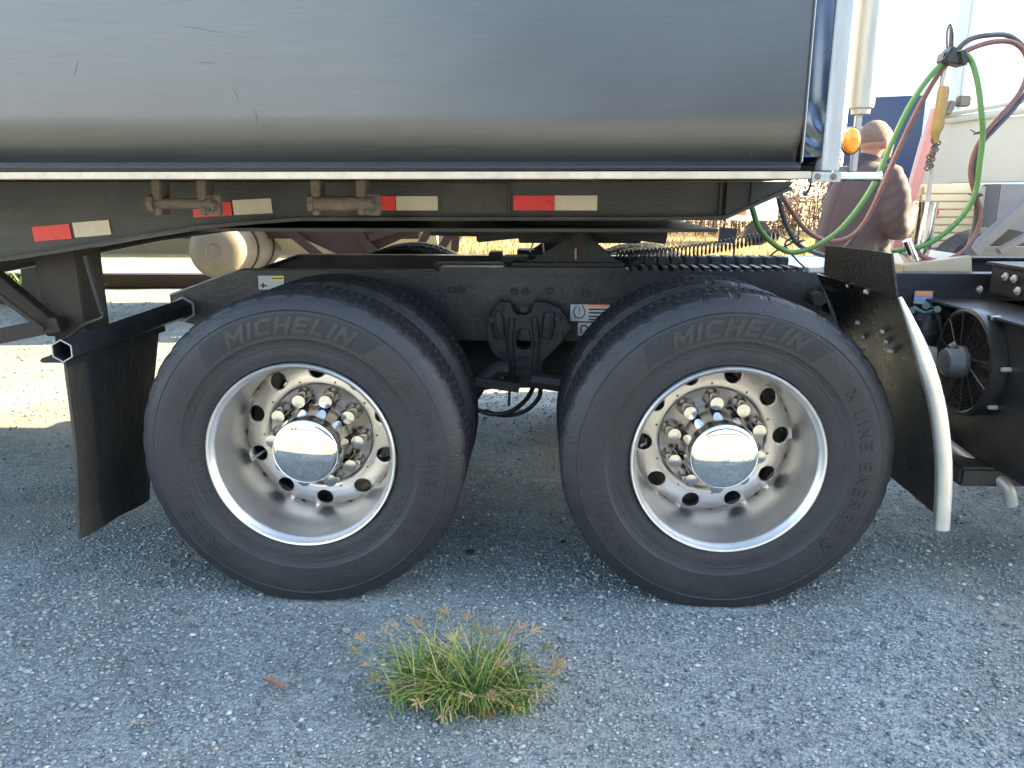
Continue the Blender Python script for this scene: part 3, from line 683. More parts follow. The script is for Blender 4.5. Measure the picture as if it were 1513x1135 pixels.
b = MB(); c = at(863, 486, Y=.782); b.tube([(c.x+.014*math.cos(a), .7815, c.z+.014*math.sin(a)) for a in np.linspace(-1, 4.2, 20)], .003, 6); b.span((c.x-.02,.780,c.z-.018),(c.x-.006,.7815,c.z-.014)); b.span((c.x+.006,.780,c.z-.018),(c.x+.02,.7815,c.z-.014)); b.build('label_symbol', M['labelblack'], L2)
L3 = flat('warning_label', M['labelwhite'], 381, 407.5, 420, 428, .786, truck)
flat('label_panel', M['labelyellow'], 400, 408, 419.5, 414.5, .7852, L3); flat('label_line', M['labelblack'], 401, 410.5, 418, 412.3, .7848, L3)
b = MB(); c = at(389, 421, Y=.785); b.span((c.x-.012,.7845,c.z-.006),(c.x+.014,.7857,c.z)); b.span((c.x-.004,.7845,c.z-.012),(c.x+.002,.7857,c.z+.008)); b.build('label_symbol', M['labelblack'], L3)

# mud flap and its six-sided hanger
hx = MB()
ax0, ax1 = Vector((-1.352,-.025,.833)), Vector((-1.345,.775,.842))
def hexring(c, r): return [(c.x+r*math.cos(PI/6+PI/3*k+PI/2*0), c.y, c.z+r*math.sin(PI/6+PI/3*k)) for k in range(6)]
o0, o1, i0, i1 = hexring(ax0,.034), hexring(ax1,.04), hexring(ax0,.0305), hexring(ax1,.036)
hx.add(o0+o1+i0+i1, [(k,(k+1)%6,6+(k+1)%6,6+k) for k in range(6)]+[(12+(k+1)%6,12+k,18+k,18+(k+1)%6) for k in range(6)]+[(k,(k+1)%6,12+(k+1)%6,12+k) for k in range(6)]+[(6+(k+1)%6,6+k,18+k,18+(k+1)%6) for k in range(6)])
hgr = hx.build('flap_hanger', M['flap'], truck, smooth=None)
hr_ = MB(); o0, i0 = hexring(ax0-Vector((0,.002,0)),.0352), hexring(ax0-Vector((0,.002,0)),.0322)
hr_.add(o0+i0+[(x,y+.004,z) for x,y,z in o0]+[(x,y+.004,z) for x,y,z in i0], [(k,(k+1)%6,6+(k+1)%6,6+k) for k in range(6)]+[(12+k,12+(k+1)%6,18+(k+1)%6,18+k) for k in range(6)]+[(k,(k+1)%6,12+(k+1)%6,12+k) for k in range(6)]+[(6+(k+1)%6,6+k,18+k,18+(k+1)%6) for k in range(6)])
hr_.build('cut_edge', M['aluw'], hgr, smooth=None)
b = MB(); b.tube([Vector(p)+Vector((.0,.004,0)) for p in hexring(ax1,.047)]+[Vector(hexring(ax1,.047)[0])+Vector((0,.004,0))], .0055, 6); b.build('collar', M['aluw'], hgr)
b = MB(); b.span((-1.352-.003, -.02, .78), (-1.352+.003, .62, .806)); b.build('clamp_bar', M['flap'], hgr)
def flap_pt(u, v):   # u out..in, v top..bottom
    TL, BL, BR, TR = Vector((-1.352,-.012,.80)), Vector((-1.369,-.02,.218)), Vector((-1.425,.475,.150)), Vector((-1.352,.58,.80))
    p = TL.lerp(TR, u).lerp(BL.lerp(BR, u), v); p.x += .012*math.sin(v*5+u*3)*v+.006*math.sin(u*9)*v; return p
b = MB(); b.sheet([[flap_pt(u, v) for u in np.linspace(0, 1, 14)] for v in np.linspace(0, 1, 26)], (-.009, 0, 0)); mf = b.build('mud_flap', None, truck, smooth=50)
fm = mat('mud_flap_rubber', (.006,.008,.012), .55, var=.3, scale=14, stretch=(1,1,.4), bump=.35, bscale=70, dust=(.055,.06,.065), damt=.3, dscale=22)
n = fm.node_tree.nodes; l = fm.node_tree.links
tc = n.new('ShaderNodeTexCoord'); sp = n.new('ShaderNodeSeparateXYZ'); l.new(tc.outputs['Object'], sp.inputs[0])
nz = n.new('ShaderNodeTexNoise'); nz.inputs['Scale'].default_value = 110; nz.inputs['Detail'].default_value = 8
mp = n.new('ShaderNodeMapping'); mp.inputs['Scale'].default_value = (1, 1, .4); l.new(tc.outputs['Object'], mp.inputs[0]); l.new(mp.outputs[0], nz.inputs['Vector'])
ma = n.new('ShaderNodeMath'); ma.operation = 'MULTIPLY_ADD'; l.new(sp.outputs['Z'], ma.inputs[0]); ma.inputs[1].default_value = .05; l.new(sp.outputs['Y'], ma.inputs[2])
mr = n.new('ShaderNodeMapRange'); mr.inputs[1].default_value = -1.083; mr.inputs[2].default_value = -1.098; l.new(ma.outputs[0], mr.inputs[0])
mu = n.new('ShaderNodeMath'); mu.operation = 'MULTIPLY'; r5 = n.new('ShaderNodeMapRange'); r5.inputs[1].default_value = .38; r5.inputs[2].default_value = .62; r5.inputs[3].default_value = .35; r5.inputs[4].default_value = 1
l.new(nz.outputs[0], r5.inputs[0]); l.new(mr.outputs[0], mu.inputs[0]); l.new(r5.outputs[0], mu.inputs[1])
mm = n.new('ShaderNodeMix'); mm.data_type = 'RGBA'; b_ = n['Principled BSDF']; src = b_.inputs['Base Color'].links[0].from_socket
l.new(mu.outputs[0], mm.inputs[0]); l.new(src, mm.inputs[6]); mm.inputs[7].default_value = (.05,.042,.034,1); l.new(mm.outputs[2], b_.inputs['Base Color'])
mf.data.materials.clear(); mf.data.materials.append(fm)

# front quarter fender
prof_px = [(1327,440),(1340,470),(1352,500),(1364,535),(1375,570),(1383,605),(1388,640),(1391,670),(1392,700),(1391,735),(1388,780)]
prof = [at(x, y, Y=-.03) for x, y in prof_px]
prof = smooth_path(prof, 3)
inner = [Vector((p.x, p.y, p.z)) for p in prof if p.z > .335]
NF = 16
rows = []
for p in inner:
    row = []
    for k in range(NF):
        u = k/(NF-1); row.append(Vector((p.x-.004+.004*math.sin(u*PI), -.03+u*.66, p.z)))
    rows.append(row)
b = MB(); b.sheet(rows, (.004, 0, .001)); fen = b.build('quarter_fender', M['poly'], truck, smooth=40)
b = MB(); rr = [.006+.018*min(1, i/9) for i in range(len(prof))]
b.tube([p+Vector((.004, -.002, 0)) for p in prof], rr, 14); b.build('fender_trim', M['alu'], fen, smooth=60)
b = MB(); b.tube([Vector((p.x+.002, .632, p.z)) for p in inner], [.004+.010*min(1, i/7) for i in range(len(inner))], 12); b.build('fender_trim', M['alu'], fen, smooth=60)
b = MB(); tp = [[at(1222,363,Y=.6), at(1255,366,Y=.4), at(1290,370,Y=.2), at(1320,375,Y=0)], [at(1220,395,Y=.6), at(1254,400,Y=.4), at(1291,405,Y=.2), at(1324,408,Y=0)], [at(1219,428,Y=.6), at(1255,432,Y=.4), at(1293,440,Y=.2), at(1330,452,Y=0)]]
b.sheet(tp, (-.006, 0, 0)); b.build('fender_flap', M['blackrough'], fen)
for x, y, Y in ((1236,416,.5),(1257,422,.36),(1283,431,.2),(1270,477,.4),(1278,498,.4),(1307,490,.2),(1312,505,.2),(1316,519,.18),(1280,517,.45)):
    c = at(x, y, Y=Y); b = MB(); b.lathe([(.0001,-.016),(.006,-.014),(.009,-.004),(.009,.01)], c, 10, 'X'); b.build('rivet', M['aluw'], fen)
b = MB(); b.cyl((1.18,.2,.93),(1.18,.79,.93),.018,10); b.build('fender_bracket', M['black'], truck)

# cooler with electric fan
cx = 1.60
b = MB(); b.span((cx, .02, .40), (cx+.5, .80, .885)); b.span((cx-.03, .0, .888), (cx+.55, .82, .898)); cool = b.build('oil_cooler', M['black'], truck, bevel=.004)
FC = at(1430, 535, X=cx-.03)
b = MB(); b.lathe([(.172,-.002),(.185,-.002),(.187,-.02),(.186,-.05),(.176,-.055),(.168,-.05),(.166,-.03)], (cx,FC.y,FC.z), 56, 'X'); shr = b.build('fan_shroud', mat('fan_plastic', (.013,.0135,.015), .4, var=.1, dust=(.14,.12,.1), damt=.16), cool)
b = MB()
for k in range(9):
    r = .06+k*.0125; b.tube([(cx-.05, FC.y+r*math.cos(a), FC.z+r*math.sin(a)) for a in np.linspace(0, 2*PI, 41)], .0016, 4, caps=False)
for k in range(12):
    a = 2*PI*k/12+.1; b.tube([(cx-.052, FC.y+.045*math.cos(a), FC.z+.045*math.sin(a)), (cx-.052, FC.y+.172*math.cos(a+.25), FC.z+.172*math.sin(a+.25))], .0026, 5)
b.build('fan_grille', shr.data.materials[0], cool)
b = MB()
for k in range(9):
    a = 2*PI*k/9; c, s_ = math.cos, math.sin
    rows = [[(cx-.012-.016*t, FC.y+r*c(a+.5*t*.5+r), FC.z+r*s_(a+.5*t*.5+r)) for r in (.045,.08,.12,.16)] for t in (0, 1)]
    b.sheet(rows, (.002, 0, 0))
b.build('fan_blade', M['black'], cool)
b = MB(); b.lathe([(.0001,-.118),(.03,-.118),(.045,-.112),(.052,-.10),(.053,-.07),(.056,-.066),(.056,-.05),(.03,-.04)], (cx,FC.y,FC.z), 32, 'X'); b.cyl((cx-.10,FC.y,FC.z+.05),(cx-.08,FC.y,FC.z+.062),.012,8); b.build('fan_motor', M['motor'], cool)
for a in (60, 5, -38, 130):
    b = MB(); y_, z_ = FC.y-.196*math.cos(R(a)), FC.z+.196*math.sin(R(a)); b.lathe([(.0001,-.03),(.007,-.028),(.008,-.02),(.008,.0)], (cx,y_,z_), 8, 'X'); b.build('bolt', M['aluw'], cool)
b = MB(); b.span((1.78, .02, .925), (2.5, .74, 1.03)); b.span((1.765, .0, 1.0305), (2.52, .76, 1.042)); bb = b.build('battery_box', M['black'], truck, bevel=.003)
for x, y in ((1500,412),(1487,409),(1505,430),(1449,428),(1437,449),(1499,468),(1465,463)):
    c = at(x, y, X=1.775); b = MB(); b.lathe([(.0001,-.016),(.007,-.014),(.009,-.008),(.015,-.006),(.015,0)], c, 10, 'X'); b.build('bolt', M['aluw'], bb)
b = MB(); b.tube(smooth_path([at(1385,645,Y=.5), at(1420,672,Y=.4), at(1450,694,Y=.32), at(1472,705,Y=.27), at(1489,722,Y=.24), at(1494,746,Y=.24)]), .021, 14); ex = b.build('drain_pipe', M['aluw'], truck, smooth=60)
b = MB(); c = at(1462, 697, Y=.3); b.box(c, (.07,.05,.02), (0,.5,0)); b.box(c+Vector((0,0,.02)), (.09,.06,.008)); b.build('pipe_clamp', M['motor'], ex)
b = MB(); b.span((1.5, .25, .33), (2.4, .8, .398)); b.build('lower_guard', M['black'], truck, bevel=.01)
# air dryer behind the fender
c = at(1364, 500, Y=.7)
b = MB(); b.lathe([(.0001,-.14),(.05,-.14),(.058,-.12),(.058,.02),(.063,.022),(.063,.04),(.058,.042),(.055,.075),(.03,.09),(.0001,.09)], c, 24, 'Z'); dry = b.build('air_dryer', M['black'], truck)
b = MB(); b.lathe([(.0595,-.035),(.0615,-.033),(.0615,-.022),(.0595,-.02)], c, 24, 'Z'); b.build('band', M['aluw'], dry)
b = MB(); 
for k in range(6):
    pass
rows = [[(c.x+.0605*math.cos(a), c.y+.0605*math.sin(a), c.z+z) for a in np.linspace(-2.3, -1.5, 6)] for z in (-.09, -.03)]; b.sheet(rows); b.build('label', mat('dryer_label', (.5,.55,.75), .5), dry, smooth=180)
b = MB(); b.tube(smooth_path([at(1349,455,Y=.66), at(1365,462,Y=.64), at(1382,462,Y=.66), at(1388,480,Y=.66), at(1386,505,Y=.66)]), .009, 8); b.tube(smooth_path([at(1350,448,Y=.68), at(1372,452,Y=.65), at(1388,470,Y=.7), at(1400,520,Y=.7)]), .006, 8)
for x, y in ((1347,459),(1385,457),(1368,452)): b.cyl(at(x,y,Y=.70), at(x,y,Y=.63), .013, 8)
b.build('brass_fitting', M['teal'], dry)
a = at(1352, 430, Y=.783); c2 = at(1376, 450, Y=.783); b = MB(); b.span((a.x,.781,c2.z),(c2.x,.7835,a.z)); wl_ = b.build('warning_label', mat('blue_grey_label', (.25,.33,.5), .4), truck)
b = MB(); b.span((a.x+.004,.7795,a.z-.018),(c2.x-.004,.7808,a.z-.002)); b.build('label_panel', M['labelorange'], wl_)
b = MB(); q = [at(1360,508,Y=.5), at(1385,515,Y=.5), at(1385,540,Y=.5), at(1376,548,Y=.5)]; b.prism([(v.x, v.z) for v in q]+[(q[0].x, q[3].z)], .5, .505); b.build('tab_plate', M['aluw'], truck)
# cream hose box and tall hose stand on the deck
b = MB(); q = [at(1335,392,Y=.9), at(1436,378,Y=.9), at(1437,424,Y=.9), at(1335,425,Y=.9)]
b.prism([(v.x, v.z) for v in q], .9, 1.35); b.prism([P(1322,414,.84), P(1440,424,.84), P(1440,432,.84), P(1322,424,.84)], .84, 1.4); b.build('hose_box', M['cream'], truck, bevel=.003)
stand = bpy.data.objects.new('x', None)
b = MB(); b.tube([at(1352,402,Y=1.0), at(1362,362,Y=1.0), at(1371,303,Y=1.0)], [.03,.036,.036], 20); b.tube([at(1370.5,306,Y=1.0), at(1371.5,299,Y=1.0)], [.039,.039], 20); hs = b.build('hose_stand', M['nut'], truck, smooth=50)
b = MB(); b.tube([at(1371,300,Y=1.0), at(1377,235,Y=1.0), at(1392,120,Y=1.0), at(1400,80,Y=1.0)], .0085, 10); b.build('rod', M['aluw'], hs, smooth=60)
b = MB(); b.tube([at(1395,128,Y=.985), at(1394,134,Y=.985), at(1389,165,Y=.985), at(1385,188,Y=.985), at(1382,196,Y=.985), at(1381,212,Y=.985)], [.017,.021,.02,.024,.019,.012], 12); b.build('spring_sleeve', M['yellow'], hs, smooth=50)
b = MB(); random.seed(3)
for k in range(13):
    c = at(1382-k*1.1+random.uniform(-5, 5), 208+k*3.4, Y=.98); b.tube([c+Vector((.011*math.cos(a), random.uniform(-.004,.004), .008*math.sin(a))) for a in np.linspace(0, 2*PI, 9)], .0035, 5, caps=False)
b.build('chain', M['rust'], hs)
b = MB(); b.cyl(at(1403,85,Y=1.0), at(1405,40,Y=1.0), .005, 6); b.tube(smooth_path([at(1400,80,Y=1), at(1399,50,Y=1), at(1404,36,Y=1), at(1408,50,Y=1), at(1407,80,Y=1)]), .004, 6); b.build('hook', M['motor'], hs)
b = MB(); c = at(1405, 88, Y=.985); b.box(c, (.085,.06,.04), (0,.15,0)); b.box(c+Vector((-.02,-.01,.01)), (.03,.07,.06), (0,.5,0)); b.box(c+Vector((.03,-.005,0)), (.03,.07,.055), (0,-.3,0)); b.build('hose_clamp', M['wire'], hs, bevel=.006)
b = MB(); b.cyl(at(1340,355,Y=.95), at(1352,385,Y=.95), .018, 12); b.cyl(at(1332,372,Y=.97), at(1350,400,Y=.97), .013, 12); b.build('coupling', M['chrome'], hs)
# cab and sleeper, ahead of the frame (outside the picture)
b = MB(); b.prism([(3.45,.75),(3.45,2.8),(3.9,2.9),(5.3,2.85),(5.75,2.5),(6.25,1.95),(7.35,1.65),(7.55,1.3),(7.55,.7),(6.2,.6)], .0, 2.44); cab = b.build('cab', M['white'], truck, bevel=.05)
b = MB(); b.prism([(5.05,1.7),(5.05,2.35),(5.6,2.3),(5.95,1.75)], -.006, -.001); b.build('side_window', M['glass'], cab)
b = MB(); b.cyl((2.75, .37, .62), (4.3, .37, .62), .33, 32); b.build('fuel_tank', M['alu'], truck, smooth=50)

# ================================================================== DUMP TRAILER
tr = thing('dump_trailer', (-3, 1.22, 0), 'dark brushed metal dump trailer resting on the fifth wheel of the black truck', 'trailer')
ZT = 2.55; XF = .772; XR = -8.6; YN = -.085; YFAR = 2.525
def bodyprof():
    p = [(YN, ZT), (YN, 2.2), (YN, 1.7), (YN, 1.5)]
    for k in range(9):
        t = k/8*PI/2; p.append((YN+.055-.055*math.cos(t), 1.44-.085*math.sin(t)))
    return p
bp_ = bodyprof()
b = MB()
prof2 = [(YN,ZT),(YN,2.2),(YN,1.7),(YN,1.50),(YN+.001,1.475),(YN+.006,1.455),(YN+.015,1.434),(YN+.027,1.412),(YN+.040,1.392),(YN+.046,1.376)]
full = prof2+[(YFAR-(y-YN), z) for y, z in reversed(prof2)]
b.sheet([[(x, y, z) for y, z in full] for x in (XF, .4, 0, -.6, -1.2, -2.5, -5, XR)]); body = b.build('body_side', M['wall'], tr, smooth=40)
b = MB(); b.span((XR, YFAR-.085, 1.372), (XF, YN+.085, 1.392)); b.span((XR, YN+.01, ZT+.001), (XF, YFAR-.01, ZT+.03)); b.span((XR-.04, YN, 1.37), (XR-.001, YFAR, ZT)); b.build('body_floor', M['beam'], tr)
b = MB()   # top rails
b.span((XR, YN-.02, ZT-.06), (.86, YN-.001, ZT+.08)); b.build('top_rail', M['aluw'], tr, bevel=.01)
# corner: folded front sheet with dents, seam and post
b = MB(); rows = []
for z in np.linspace(1.366, ZT, 110):
    row = []
    for u in np.linspace(0, 1, 16):
        x = XF+.003+u*.052; dent = .04*max(0, (1.48-z)/.11)**1.4
        if 1.38 < z < 1.53: dent = .012*math.sin((z-1.38)/.15*PI)*math.sin(u*PI)*math.sin(z*95+u*4.5+2*math.sin(z*40))*.4
        row.append((x, YN+.006+.004*math.cos(u*PI)+dent+.0015*math.sin(z*9+u*3), z))
    rows.append(row)
b.sheet(rows, (0, .01, 0)); b.build('corner_sheet', M['corner'], tr, smooth=60)
b = MB(); b.tube([(XF+.001, YN-.0015, 1.37), (XF+.001, YN-.0015, ZT)], .0028, 8); b.build('seam', M['black'], tr)
b = MB(); b.tube([(XF+.0045, YN-.002, 1.375), (XF+.0045, YN-.002, ZT)], .0013, 8); b.build('seam_edge', M['aluw'], tr)
b = MB(); b.prism([(XF+.056,YN-.006),(XF+.100,YN-.006),(XF+.104,YN-.002),(XF+.104,YN+.05),(XF+.056,YN+.05)], 1.352, ZT, 'XY'); post = b.build('corner_post', M['aluw'], tr, bevel=.002)
b = MB(); b.span((XF+.080, YN+.06, 1.352), (XF+.096, YFAR, ZT)); b.build('front_panel', M['aluw'], tr)
c = at(1272, 160, Y=.03)
b = MB(); b.lathe([(.0001,c.z-.016),(.024,c.z-.016),(.026,c.z-.004),(.032,c.z),(.034,c.z+.01),(.034,ZT-.02),(.03,ZT)], (c.x, .03, 0), 28, 'Z'); b.build('tarp_cylinder', M['aluw'], tr, smooth=40)
b = MB(); b.span((c.x-.014,.02,1.352),(c.x+.004,.036,c.z-.017)); b.build('cylinder_bracket', M['aluw'], tr, bevel=.003)
c = at(1259, 208, Y=-.03)
b = MB(); pts = []
for r, d in ((1,.012),(1,.0),(.93,-.007),(.7,-.012),(.4,-.0145),(.01,-.015)):
    pts.append([(c.x+.0225*r*math.cos(a), c.y+d, c.z+.034*r*math.sin(a)) for a in np.linspace(0, 2*PI, 29)])
b.sheet(pts); ml = b.build('marker_light', M['amber'], tr, smooth=60)
b = MB(); pts = [[(c.x+.004+.025*r*math.cos(a), c.y+d, c.z+.0365*r*math.sin(a)) for a in np.linspace(0, 2*PI, 29)] for r, d in ((1,.03),(1,.008),(.8,.006))]; b.sheet(pts); b.build('light_housing', M['black'], ml, smooth=60)
a = at(1199,254,Y=YN); d_ = at(1240,269,Y=YN)
b = MB(); b.span((a.x, YN-.012, d_.z), (d_.x, YN+.03, a.z)); cb = b.build('corner_bracket', M['aluw'], tr, bevel=.002)
for x in (1208.5, 1232): c = at(x, 261, Y=YN-.014); b = MB(); b.lathe([(.0001,-.005),(.006,-.004),(.0085,0)], c, 12); b.build('rivet', M['rust'], cb)
b = MB(); p = at(1240,261,Y=YN+.01); b.cyl((p.x-.005, YN+.01, p.z), (p.x+.115, YN+.03, p.z), .0115, 14); b.cyl((p.x+.113,YN+.03,p.z),(p.x+.118,YN+.03,p.z),.014,14); b.build('rod', M['chrome'], cb, smooth=50)
b = MB(); b.tube(smooth_path([at(1198,256,Y=YN), at(1197,275,Y=YN+.02), at(1190,288,Y=YN+.03), at(1186,285,Y=YN+.03)]), .0035, 6); b.build('cable_tail', M['wire'], tr)
# bottom rail: dark bead and pale trim
b = MB(); b.span((XR, YN-.004, 1.3535), (XF+.0, YN+.03, 1.3695)); b.span((XR, YN+.006, 1.3700), (XF, YN+.062, 1.3750)); b.build('bottom_rail', M['rail'], tr, bevel=.0015)
b = MB(); b.tube([(XR, YN-.009, 1.361), (XF, YN-.009, 1.361)], .003, 8); b.build('rail_bead', M['beam'], tr)
b = MB(); b.span((XR, YN-.010, 1.331), (XF+.03, YN+.035, 1.350)); b.build('rail_trim', M['trim'], tr, bevel=.002)
b = MB(); b.span((XR, YN+.04, 1.333), (XF+.1, YFAR-.04, 1.352)); b.build('floor_sheet', M['beam'], tr)
# frame beam with bent lower flange
low = [(-8.6,.80),(-3.3,.80),(-2.6,.93),(-1.95,1.055),(-1.62,1.10),(-1.36,1.145),(-1.11,1.183),(-.92,1.20),(-.75,1.212),(.705,1.216),(.925,1.316)]
def beam(y0, sg):
    b = MB()
    for (x0, z0), (x1, z1) in zip(low[:-1], low[1:]):
        b.prism([(x0,z0),(x1,z1),(x1,1.331),(x0,1.331)], y0, y0+sg*.010)
    bm_ = b.build('frame_beam', M['beam'], tr)
    b = MB(); t = .013
    rows = [[(x, y0-sg*.04, z-t), (x, y0+sg*.07, z-t)] for x, z in low]; b.sheet(rows, (0, 0, t-.001)); b.build('flange', M['beam'], bm_)
    return bm_
bm1 = beam(.5, 1); bm2 = beam(1.94, -1)
b = MB(); b.span((-3.4,.515,1.16),(.7,1.925,1.172)); b.build('kingpin_plate', M['beam'], tr)   # upper coupler
b = MB(); c1, c2 = at(655,300,Y=.498), at(752,300,Y=.498); b.span((c1.x,.490,1.226),(c2.x-.005,.499,1.325)); b.build('patch_plate', mat('dusty_patch', (.035,.032,.028), .6, dust=(.14,.12,.10), damt=.4, dscale=20), bm1)
b = MB(); b.span((c2.x-.004,.485,1.222),(c2.x+.003,.499,1.329)); c3 = at(1065,300,Y=.498); b.span((c3.x-.008,.485,1.222),(c3.x,.499,1.329)); b.build('weld_rib', M['beam'], bm1)
b = MB(); b.prism([(.71,1.22),(.925,1.318),(.925,1.33),(.71,1.33)], .47, .4985); c4=at(1110,290,Y=.47); b.span((c4.x-.004,.46,1.26),(c4.x+.006,.469,1.33)); b.build('nose_plate', M['black'], bm1)
def tape(x0, y0, x1, y1, Y, m, tilt=0):
    a = at(x0, y0, Y=Y); c = at(x1, y1, Y=Y); b = MB(); b.box(((a.x+c.x)/2, Y, (a.z+c.z)/2), (c.x-a.x, .0015, a.z-c.z), (0, -tilt, 0)); return b.build('reflective_tape', m, tr, smooth=None)
tape(758.5,289,819.5,311,.4965,M['red']); tape(820,289,882,311,.4965,M['tapewhite'])
tape(556,290,584.5,311,.4965,M['red']); tape(585,290,647,311,.4965,M['tapewhite'])
tape(284,300,343,320,.4965,M['red'],.05); tape(343.5,294.5,402.5,316.5,.4965,M['tapewhite'],.05)
tape(47,333,106,355,.4965,M['red'],.08); tape(107,327,164,349,.4965,M['tapewhite'],.08)
# winch rollers hung from the body edge
for xo, full_ in ((0, 0), (235, 1)):
    Yw = .22
    def Q(x, y, Y=Yw): return at(x+xo, y, Y=Y)
    for x in (297, 230):
        b = MB(); p = Q(x, 268); q = Q(x+2, 318); b.prism([(p.x-.012,1.332),(p.x+.020,1.332),(p.x+.014,q.z+.04),(p.x+.012,q.z),(p.x-.010,q.z),(p.x-.012,q.z+.05)], Yw-.012, Yw+.055)
        wn_ = b.build('winch_bracket', M['rust'], tr, bevel=.003)
    b = MB(); b.cyl(Q(226,301), Q(318,301), .024 if full_ else .017, 18); b.cyl(Q(222,301), Q(230,301), .03, 8); b.build('roller', M['rust'], wn_)
    b = MB(); c = Q(314, 303); b.box((c.x, Yw, c.z), (.062,.016,.062), (0,.05,0)); b.box((c.x,Yw-.01,c.z),(.04,.008,.04),(0,.8,0)); b.cyl((c.x,Yw-.02,c.z),(c.x,Yw,c.z),.017,12); b.build('end_plate', M['rust'], wn_, bevel=.004)
    for dx, dz in ((.004,.010),(-.006,-.012)):
        b = MB(); b.cyl((c.x+dx,Yw-.024,c.z+dz),(c.x+dx,Yw-.015,c.z+dz),.006,8); b.build('bolt', M['wire'], wn_)
# landing gear
c = at(93, 450, Y=.6)
b = MB(); b.span((c.x-.085,.6,.76),(c.x+.075,.77,1.12)); leg = b.build('landing_leg', M['brownpost'], tr, bevel=.004)
b = MB(); b.span((c.x-.065,.62,.70),(c.x+.055,.75,.7595)); b.prism([(c.x-.11,.675),(c.x-.04,.70),(c.x+.05,.70),(c.x+.12,.675),(c.x+.12,.66),(c.x-.11,.66)],.58,.79); b.build('landing_foot', M['brownpost'], tr, bevel=.004)
def bar(name, p0, p1, w_, h_, m, par):
    p0, p1 = Vector(p0), Vector(p1); d = p1-p0; q = d.to_track_quat('X', 'Z').to_matrix().to_4x4(); b = MB(); b.box((0,0,0), (d.length, w_, h_))
    Mx = Matrix.Translation((p0+p1)/2) @ q; b.v = [tuple(Mx @ Vector(v)) for v in b.v]; return b.build(name, m, par, bevel=.003)
bar('brace', at(-120,520,Y=.55), at(92,478,Y=.55), .05, .055, M['brownpost'], tr)
bar('brace', at(-60,365,Y=.58), at(82,482,Y=.58), .05, .05, M['brownpost'], tr)
bar('brace', at(-75,380,Y=.50), at(66,488,Y=.50), .012, .02, M['brownpost'], tr)
b = MB(); b.tube([at(126,378,Y=.45), at(148,452,Y=.45), at(153,464,Y=.45)], .0095, 8); b.tube(smooth_path([at(153,464,Y=.45), at(150,470,Y=.45), at(125,480,Y=.5), at(100,500,Y=.58)]), .007, 8); b.build('crank_rod', M['black'], tr)
for wx in (-7.9, -6.6):
    wheel(tr, Vector((wx, -.0, .495))-tr.location, 0, 10, True); wheel(tr, Vector((wx, 2.44, .495))-tr.location, PI, 10, True)
    b = MB(); b.cyl((wx,.25,.495),(wx,2.2,.495),.06); b.build('trailer_axle', M['blackrough'], tr)
# scratches in the sheet
for pts in ([(269,40),(290,41),(310,46),(338,49)], [(344,130),(350,142),(353,152)], [(372,160),(378,168),(379,182)], [(376,163),(392,168)], [(116,90),(111,105),(109,112)], [(293,92),(318,93)], [(1109,225),(1110,232)]):
    b = MB(); P3 = smooth_path([at(x, y, Y=YN-.0004) for x, y in pts], 4); b.tube(P3, [.0003+.0006*math.sin(PI*i/(len(P3)-1)) for i in range(len(P3))], 4); b.build('scratch', M['motor'], tr)

# ================================================================== HOSES
def hose(name, label, m, pts, r, grp=None):
    b = MB(); b.tube(smooth_path([at(x, y, Y=Y) for x, y, Y in pts], 7), r, 12); o = b.mesh(name, smooth=60)
    o = put(name, o, m); return tag(o, label, 'hose', grp)
hose('air_hose', 'bright green air hose looping from the trailer nose through the tall clamp', M['hosegreen'],
     [(1103,285,.75),(1112,310,.85),(1122,338,.9),(1145,362,.95),(1170,373,.98),(1200,366,.98),(1235,345,.97),(1265,312,.97),(1293,268,.98),(1318,210,.985),(1345,155,.985),(1375,112,.985),(1400,88,.985),(1418,78,.98),(1434,88,.97),(1444,120,.96),(1450,165,.95),(1452,200,.95),(1447,245,.95),(1441,285,.95),(1425,315,.95),(1398,343,.95),(1368,362,.95),(1340,368,.96),(1318,371,1.0)], .0105)
hose('air_hose', 'faded red air hose hanging beside the green one and arching over the clamp', M['hosered'],
     [(1152,285,.85),(1168,310,.95),(1186,335,1.02),(1205,350,1.05),(1230,357,1.06),(1258,349,1.06),(1280,325,1.05),(1300,285,1.04),(1322,235,1.03),(1342,190,1.02),(1365,145,1.01),(1388,108,1.0),(1405,90,.995),(1435,72,.99),(1468,62,1.0),(1497,63,1.02),(1515,80,1.03),(1517,110,1.03),(1505,140,1.02),(1478,172,1.0),(1454,200,.98),(1440,225,.98),(1434,255,.98),(1440,285,.97),(1449,312,.96),(1443,342,.95),(1425,370,.95),(1395,385,.95),(1370,382,.95),(1350,370,.97)], .0095)
hose('air_hose', 'dark grey hose swinging below the red one and under the cream box edge', M['hosegrey'],
     [(1150,290,.85),(1157,320,.95),(1168,345,1.0),(1180,362,1.03),(1205,374,1.08),(1228,378,1.1),(1250,365,1.09),(1272,338,1.08),(1292,302,1.07),(1312,255,1.06),(1335,205,1.05),(1360,155,1.03),(1390,103,1.01),(1408,82,1.005),(1430,60,1.0),(1462,52,1.01),(1495,55,1.04),(1522,85,1.06),(1522,125,1.05),(1498,160,1.03),(1470,190,1.0),(1452,210,.99),(1441,235,.99),(1440,270,.985),(1443,310,.975),(1437,345,.965),(1425,378,.94),(1400,400,.92),(1375,403,.92),(1355,392,.94),(1345,375,.96)], .0095)
hose('electric_cable', 'thin dark cable running down from the hose knot to the frame deck', M['wire'],
     [(1132,384,1.1),(1148,370,1.08),(1168,360,1.03),(1180,352,1.02),(1172,350,1.02),(1160,362,1.03),(1178,385,1.0),(1192,398,.95)], .004)
